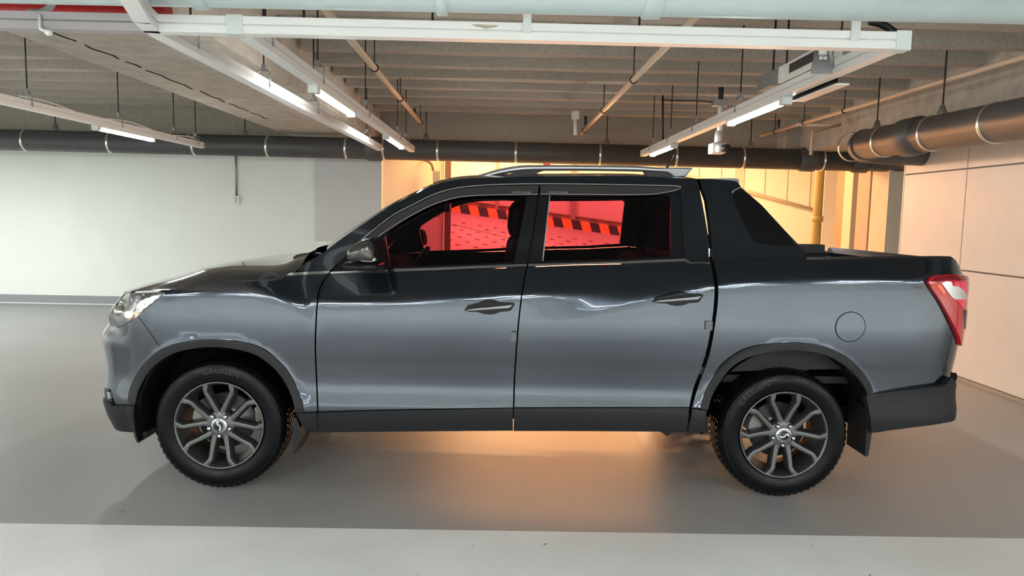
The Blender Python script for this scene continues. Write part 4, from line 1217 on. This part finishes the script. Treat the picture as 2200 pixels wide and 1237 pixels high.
mb = MB().prism([(p.x, p.z) for p in ft_], 'Y', YRR - .012, YRR + .03); both(mb, 'rear_foot', 'black', rr)
ft_ = [atY(*q, YRR) for q in ((1421, 360), (1487.5, 360.5), (1471, 380.5), (1446.5, 382), (1440, 376), (1433, 371.5), (1421, 370))]
mb = MB().prism([(p.x, p.z) for p in ft_], 'Y', YRR - .024, YRR + .02); both(mb, 'tail_fairing', 'satindark', rr, .008)
a, b = atY(1428, 358, 4.95), atY(1447, 331, 4.95)
MB().tube([a - Vector((.0, 0, .04)), b], [.010, .005], 8).build('antenna', 'black', truck)
# ---------------------------------------------------------------- inner shell so the shut lines stay dark
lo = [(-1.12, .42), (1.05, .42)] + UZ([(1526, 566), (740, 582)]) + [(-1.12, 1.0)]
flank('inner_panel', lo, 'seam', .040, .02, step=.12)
boxo('floor_pan', (-2.1, Y0 + .32, .40), (2.4, 2 * YC - Y0 - .32, .46), 'liner', truck)
boxo('cabin_floor', (-1.05, Y0 + .06, .44), (1.05, 2 * YC - Y0 - .06, .50), 'liner', truck)
boxo('firewall', (-1.10, Y0 + .10, .50), (-1.04, 2 * YC - Y0 - .10, 1.20), 'liner', truck)
boxo('engine_bay', (-2.05, Y0 + .42, .46), (-1.12, 2 * YC - Y0 - .42, 1.04), 'liner', truck)
fr_ = MB()
for s in (-1, 1):
    fr_.box((-2.2, YC + s * .42 - .05, .35), (2.35, YC + s * .42 + .05, .42))
fr_.build('chassis_rail', 'liner', truck)
# ---------------------------------------------------------------- wheel wells, axles
for (cx, cz), r, nm in ((FW, .452, 'front'), (RW, .468, 'rear')):
    for s in (0, 1):
        mb = MB(); rows = []
        for a in np.linspace(math.radians(-3), math.radians(196 if nm == 'front' else 183), 30):
            rows.append([(cx + .004 + r * math.cos(a), y, cz + .03 + r * math.sin(a)) for y in (Y0 + .03, Y0 + .30, Y0 + .50)])
        mb.grid(rows, True)
        pts = [(cx + r * math.cos(a), cz + .03 + r * math.sin(a)) for a in np.linspace(math.radians(18), math.radians(162), 20)]
        mb.prism(pts, 'Y', Y0 + .48, Y0 + .50)
        if s: mb = mb.mirrored(YC)
        mb.build(nm + '_wheel_liner', 'liner', truck)
    mb = MB().tube([(cx, Y0 + .2, cz), (cx, 2 * YC - Y0 - .2, cz)], .045, 12)
    if nm == 'rear': mb.lathe([(0, -.16), (.10, -.14), (.15, 0), (.10, .14), (0, .16)], (cx, YC, cz), 'Y', 16)
    mb.build('axle', 'liner', truck)
# strut and bracket in the rear arch
p = atY(1718, 770, 4.25)
both(MB().box((p.x - .03, 4.22, p.z - .02), (p.x + .03, 4.30, p.z + .03)).tube([p + Vector((.02, .05, .02)), p + Vector((.09, .1, -.14))], .022, 8).tube([p + Vector((-.08, .05, -.12)), p + Vector((.02, .05, .04))], .012, 6), 'shock_mount', 'blackbox')
# ---------------------------------------------------------------- wheels
NSEG = 180
def tyre_mb():
    prof = [(.228, .030, 0), (.236, .016, 0), (.247, .008, 0), (.250, .003, 0), (.255, .003, 0), (.262, .000, 0), (.285, -.007, 0), (.306, -.008, 0), (.322, -.004, 0), (.330, .000, 0), (.333, -.002, 0), (.337, .001, 0),
            (.343, .006, 1), (.352, .014, 2), (.3585, .026, 2), (.361, .048, 2), (.3615, .062, 2), (.353, .064, 0), (.353, .073, 0), (.3625, .075, 1), (.363, .098, 1), (.354, .100, 0), (.354, .109, 0),
            (.3635, .111, 1), (.3635, .135, 1), (.354, .137, 0), (.354, .146, 0), (.363, .148, 1), (.3625, .171, 1), (.353, .173, 0), (.353, .182, 0), (.3615, .184, 2), (.361, .200, 2), (.3585, .222, 2), (.352, .234, 2), (.337, .246, 0), (.300, .256, 0), (.25, .250, 0), (.228, .22, 0)]
    mb = MB(); v = []; f = []; P = len(prof)
    for k in range(NSEG):
        a = 2 * math.pi * k / NSEG; ca, sa = math.cos(a), math.sin(a)
        for r, y, g in prof:
            q = r - (.0075 if (g == 2 and k % 3 == 0) else (.004 if (g == 1 and (k + 1) % 3 == 0) else 0))
            v.append((q * ca, y, q * sa))
    for k in range(NSEG):
        k2 = (k + 1) % NSEG
        for i in range(P - 1): f.append((k * P + i, k * P + i + 1, k2 * P + i + 1, k2 * P + i))
    mb.add(v, f, True); return mb
def pol(r, deg): a = math.radians(deg); return (r * math.cos(a), r * math.sin(a))
def rim_mb():
    mb = MB()
    mb.lathe([(.232, .030), (.243, .012), (.2455, .002), (.244, -.003), (.239, -.004), (.2345, -.001), (.231, .006)], (0, 0, 0), 'Y', 96)
    # spokes, ten, in five pairs
    for k in range(5):
        for s in (-1, 1):
            c = 90 + 72 * k
            secs = [(.050, 9, .016, .013), (.084, 13.0, .0135, .011), (.140, 18.2, .0115, .006), (.192, 21.2, .0115, .001), (.207, 20.4, .0120, -.001), (.2385, 16.8, .0150, -.003)]
            pts = [Vector(pol(r, c + s * dd)) for r, dd, w_, y in secs]
            rows = []
            for i, (r, dd, w_, y) in enumerate(secs):
                t = (pts[min(i + 1, 5)] - pts[max(i - 1, 0)]).normalized(); n = Vector((-t.y, t.x)); p = pts[i]
                row = []
                for e, yy in ((w_ + .010, y + .050), (w_ + .005, y + .014), (w_ - .0015, y + .001), (0, y), (-w_ + .0015, y + .001), (-w_ - .005, y + .014), (-w_ - .010, y + .050)):
                    q = p + n * e; row.append((q.x, yy, q.y))
                rows.append(row)
            n0 = len(mb.v); mb.grid(rows, False)
    # hub
    mb.lathe([(.0, .012), (.046, .012), (.070, .0125), (.077, .016), (.080, .05)], (0, 0, 0), 'Y', 60)
    return mb
def lug_mb():
    mb = MB()
    mb.lathe([(.0105, .004), (.0105, -.004), (.009, -.007), (.005, -.0095), (0, -.010)], (0, 0, 0), 'Y', 6, smooth=False)
    return mb
def disc_mb():
    mb = MB(); mb.lathe([(.06, .10), (.085, .095), (.09, .115), (.155, .117), (.158, .125), (.158, .14), (.09, .142)], (0, 0, 0), 'Y', 48)
    return mb
def caliper_mb():
    mb = MB(); pts = [pol(r, d) for r, d in [(.175, 135), (.175, 150), (.175, 165), (.175, 180), (.105, 178), (.105, 160), (.105, 138)]]
    mb.prism(pts, 'Y', .075, .16); return mb
def cap_parts(rot):
    a = MB(); a.lathe([(0, -.004), (.034, -.004), (.041, -.001), (.0455, .006), (.0455, .014)], (0, 0, 0), 'Y', 40)
    b = MB(); b.lathe([(.0325, -.0046), (.0325, -.0062), (.029, -.0062), (.029, -.0046)], (0, 0, 0), 'Y', 40)
    d = MB(); d.lathe([(0, -.0058), (.026, -.0058), (.026, -.004)], (0, 0, 0), 'Y', 36)
    S_ = [(.004, .027), (-.010, .023), (-.012, .012), (-.004, .004), (.004, -.002), (.006, -.010), (.004, -.016), (.001, -.027), (.010, -.023), (.015, -.010), (.012, .001), (.003, .008), (-.003, .013), (-.002, .018), (.004, .020)]
    e = MB(); ca, sa = math.cos(rot), math.sin(rot)
    e.prism([(x * ca - z * sa, x * sa + z * ca) for x, z in S_], 'Y', -.0075, -.005)
    nub = MB()
    for sgn in (-1, 1):
        pts = [(0.006, sgn * .030), (0, sgn * .039), (-.006, sgn * .030)]
        nub.prism([(x * ca - z * sa, x * sa + z * ca) for x, z in pts], 'Y', -.0062, -.004)
    return a, b, d, e, nub
def text_mesh(body, size, depth):
    cu = bpy.data.curves.new('lettering', 'FONT'); cu.body = body; cu.size = size; cu.extrude = depth; cu.align_x = 'CENTER'
    to = bpy.data.objects.new('lettering', cu); C.objects.link(to)
    dg = bpy.context.evaluated_depsgraph_get(); me = bpy.data.meshes.new_from_object(to.evaluated_get(dg))
    bpy.data.objects.remove(to, do_unlink=True)
    v = [tuple(q.co) for q in me.vertices]; f = [tuple(p.vertices) for p in me.polygons]
    bpy.data.meshes.remove(me); return v, f
tv, tf = text_mesh('CRUGEN', .040, .0012)
def tyre_text(center_deg):
    mb = MB(); r0 = .292
    v = []
    for x, y, z in tv:
        a = math.radians(center_deg) - (x * 1.25) / (r0 + .012); r = r0 + y
        v.append((r * math.cos(a), -.0085 - z * .8, r * math.sin(a)))
    mb.add(v, tf); return mb
proto = {}
def wheel(cx, cz, far, capdeg, textdeg, lab):
    def b(mb): return mb.mirrored(0) if far else mb
    def mk(nm, mb, m, parent, loc=None):
        key = (nm, far)
        if key in proto and nm in ('wheel', 'tyre', 'barrel', 'lug_nut', 'lug_pocket', 'brake_disc', 'brake_caliper'):
            o = proto[key].copy(); C.objects.link(o); o.parent = None; o.matrix_parent_inverse = Matrix.Identity(4)
            attach(o, parent)
        else:
            o = b(mb()).build(nm, m, parent); proto.setdefault(key, o)
        if loc is not None: o.location = loc
        return o
    yy = 3.992
    W = mk('wheel', rim_mb, 'rim', truck, (cx, (2 * YC - yy) if far else yy, cz))
    mk('tyre', tyre_mb, 'tyre', W)
    mk('barrel', lambda: MB().lathe([(.232, .006), (.226, .02), (.222, .06), (.208, .13), (.212, .22), (.23, .235)], (0, 0, 0), 'Y', 72), 'rimdark', W)
    mk('brake_disc', disc_mb, 'disc', W); mk('brake_caliper', caliper_mb, 'blackbox', W)
    for k in range(5):
        x, z = pol(.0595, -90 + 72 * k); s = -1 if far else 1
        mk('lug_pocket', lambda: MB().lathe([(0, .0095), (.0135, .0095), (.015, .013)], (0, 0, 0), 'Y', 20), 'black', W, (x, 0, z))
        mk('lug_nut', lug_mb, 'chrome', W, (x, .006 * s, z))
    if not far:
        a, bb, d, e, nub = cap_parts(capdeg)
        cpo = a.build('center_cap', 'satin', W)
        bb.build('emblem_ring', 'black', W); d.build('emblem_disc', 'black', W); e.build('emblem', 'satin', W); nub.build('emblem_mark', 'black', W)
        tyre_text(textdeg).build('tyre_lettering', 'tyretext', W)
    return W
fwx, fwz = atY(470, 913, 3.99).x, .362
rwx, rwz = atY(1684.5, 935.5, 3.99).x, .362
wheel(fwx, fwz, False, 0.0, 86, 'front'); wheel(rwx, rwz, False, math.pi / 2 * -1, 128, 'rear')
wheel(fwx, fwz, True, 0, 90, ''); wheel(rwx, rwz, True, 0, 90, '')
# ---------------------------------------------------------------- mud flaps
p = [atY(*q, 4.06) for q in ((638, 888), (646, 888), (660, 926), (641, 966.5), (639, 960))]
both(MB().prism([(q.x, q.z) for q in p], 'Y', 3.97, 4.22), 'front_mud_flap', 'clad')
p = [atY(*q, 3.99) for q in ((1863, 877), (1867, 877), (1872.5, 929), (1865, 977), (1860, 981), (1857.5, 979))]
q2 = [atY(*q, 4.24) for q in ((1855, 870), (1826, 963))]
mb = MB(); n = len(p); off = .22
mb.prism([(q.x, q.z) for q in p], 'Y', 3.985, 4.21); both(mb, 'rear_mud_flap', 'clad')
p = [atY(*q, 4.10) for q in ((296, 925), (302, 943), (307, 946), (323, 936), (326, 922))]
both(MB().prism([(q.x, q.z) for q in p], 'Y', 4.05, 4.25), 'front_air_flap', 'black')
# ---------------------------------------------------------------- door handles, edge guards
def handle(dx, dy, door):
    T = lambda pts: UZ([(a + dx, b + dy) for a, b in pts])
    outl = [(997, 667), (1000.5, 661.5), (1005, 655.5), (1020, 651.5), (1027, 650), (1036, 645.5), (1045, 643.3), (1055, 643), (1064, 644.2), (1073, 647.3), (1090, 648), (1101, 649.2), (1106, 651), (1105.5, 654), (1098, 665.5), (1093, 667.5), (1075, 669), (1066, 673), (1056, 674.8), (1047, 674.8), (1036, 673), (1026, 669.5), (1010, 669)]
    u0, z0 = solve(1052 + dx, 659 + dy)
    hp = flank('door_handle', T(outl), 'gloss', -.014, .014, .012, parent=door, shape=lambda u, z: .011 * max(0, 1 - ((u - u0) / .065) ** 2) * max(0, 1 - ((z - z0) / .046) ** 2))
    bar = [(998, 666.5), (1010, 663), (1030, 660.3), (1060, 657.5), (1081, 655.5), (1102, 652.8), (1103, 654.5), (1091, 663.5), (1080, 663.8), (1050, 665.2), (1020, 667)]
    u1, z1 = solve(1050 + dx, 661 + dy)
    flank('handle_bar', T(bar), 'pillar', -.024, .014, .015, parent=hp)
    bt = [(998, 666), (1010, 663.2), (1030, 660.8), (1060, 658), (1081, 656), (1101, 653.4), (1094, 659.8), (1080, 661), (1050, 662.8), (1020, 665)]
    flank('handle_blade', T(bt), 'disc', -.0255, .004, .015, parent=hp)
handle(0, 0, front_door); handle(403.5, -18.5, rear_door)
flank('edge_guard', UZ([(1099, 712.5), (1110.5, 712.5), (1109, 732), (1097.5, 732)]), 'foam', -.013, .013, .02, parent=front_door, far=False)
flank('edge_guard', UZ([(1515, 689.5), (1530, 689.5), (1529, 709), (1514.5, 708)]), 'foam', -.013, .013, .02, parent=rear_door, far=False)
# ---------------------------------------------------------------- door mirrors
YM = 3.80
def inflate(outl, ys, m, nm, parent=None, Y=YM, cen=None):
    P = [atY(a, b, Y) for a, b in outl]; P = [(p.x, p.z) for p in P]
    cx = sum(p[0] for p in P) / len(P) if cen is None else cen[0]; cz = sum(p[1] for p in P) / len(P) if cen is None else cen[1]
    rows = []
    for y, s in ys:
        rows.append([(cx + (x - cx) * s, y, cz + (z - cz) * s) for x, z in P] + [(cx + (P[0][0] - cx) * s, y, cz + (P[0][1] - cz) * s)])
    mb = MB(); mb.grid(rows, True)
    return both(mb, nm, m, parent)
mo = cm([(789, 510.7), (778.5, 513.8), (762, 524), (750, 537), (747, 548), (751, 556), (758, 561), (785, 562.5), (811, 562.5), (814.5, 547), (813, 531), (807.8, 517), (799.5, 511), (789, 510.7)], 4)[:-1]
mr = inflate(mo, [(3.98, .86), (3.94, .97), (3.86, 1.0), (3.79, .985), (3.745, .92), (3.715, .78), (3.70, .5), (3.695, .01)], 'gloss', 'side_mirror')
for o in mr:
    o.data.materials.clear(); o.data.materials.append(M['mirror'])
inflate(cm([(752, 551), (770, 549.5), (810, 549.5), (810.5, 560), (786, 560.5), (778, 557), (764, 555), (757, 554), (752, 551)], 3)[:-1], [(3.80, 1.0), (3.744, 1.0), (3.728, .97), (3.722, .85), (3.720, .01)], 'chrome', 'turn_signal', mr)
inflate(cm([(752, 551), (770, 549.5), (810, 549.5), (810.5, 560), (786, 560.5), (778, 557), (764, 555), (757, 554), (752, 551)], 3)[:-1], [(3.80, 1.03), (3.739, 1.02), (3.722, .99), (3.716, .87), (3.714, .01)], 'lens', 'signal_lens', mr)
inflate([(739, 566), (742, 563), (816, 563), (817, 580), (806, 581), (772, 580), (737, 577.5)], [(4.06, 1), (3.90, 1.0), (3.80, .98), (3.775, .93), (3.77, .01)], 'pillar', 'mirror_foot', mr, Y=3.84)
inflate([(800, 510.5), (806, 513), (811, 518), (816, 530), (818, 547), (818, 563), (811.5, 563), (811.5, 547), (809, 532), (804, 519)], [(3.985, 1), (3.80, 1.0), (3.75, .99), (3.735, .9), (3.733, .01)], 'liner', 'mirror_rim', mr)
# ---------------------------------------------------------------- visor lettering
tv2, tf2 = text_mesh('A AUTO CLOVER', .014, .0002)
for (px, py), vv in (((1120, 413.5), vis1), ((1199, 413.2), vis2)):
    u0, z0 = solve(px, py, -.024)
    mb = MB()
    mb.add([S3(u0 + x * 1.0, z0 - .004 + y, -.0243 - z) for x, y, z in tv2], tf2)
    mb.build('visor_lettering', 'satin', vv[0])
# ---------------------------------------------------------------- cabin
def rounded(name, a, b, m, parent=truck, bev=.05, tilt=0, seg=3):
    o = MB().box(tuple(min(p, q) for p, q in zip(a, b)), tuple(max(p, q) for p, q in zip(a, b))).build(name, m, parent)
    cx = (a[0] + b[0]) / 2; cz = min(a[2], b[2])
    if tilt:
        for v in o.data.vertices: v.co.x += (v.co.z - cz) * tilt
    bm_ = o.modifiers.new('bevel', 'BEVEL'); bm_.width = bev; bm_.segments = seg
    for p in o.data.polygons: p.use_smooth = True
    return o
for yc in (4.50, 5.36):
    se = rounded('front_seat', (-.42, yc - .25, .72), (.12, yc + .25, .90), 'cloth')
    rounded('backrest', (-.05, yc - .25, .85), (.12, yc + .25, 1.40), 'cloth', se, .06, .16)
    rounded('headrest', (.025, yc - .14, 1.40), (.15, yc + .14, 1.63), 'cloth', se, .055, .06)
se = rounded('rear_bench', (.42, 4.25, .72), (.90, 5.62, .90), 'cloth')
rounded('backrest', (.82, 4.25, .85), (.97, 5.62, 1.30), 'cloth', se, .05, .08)
rounded('dashboard', (-1.02, 4.12, .95), (-.66, 5.74, 1.235), 'cloth', truck, .08)
st = MB()
cst = Vector((-.55, 4.50, 1.17)); ax = Vector((-.85, 0, .52)).normalized(); e1 = Vector((0, 1, 0)); e2 = ax.cross(e1).normalized()
st.tube([cst + (e1 * math.cos(a) + e2 * math.sin(a)) * .185 for a in np.linspace(0, 2 * math.pi, 40, endpoint=False)], .016, 8, closed=True)
st.tube([cst, cst + Vector((-.2, 0, -.12))], .03, 8)
for a in (0, math.pi, -math.pi / 2): st.tube([cst, cst + (e1 * math.cos(a) + e2 * math.sin(a)) * .18], .014, 6)
st.build('steering_wheel', 'black', truck)
rounded('rear_view_mirror', (-.38, 4.82, 1.55), (-.35, 5.04, 1.62), 'black', truck, .012)
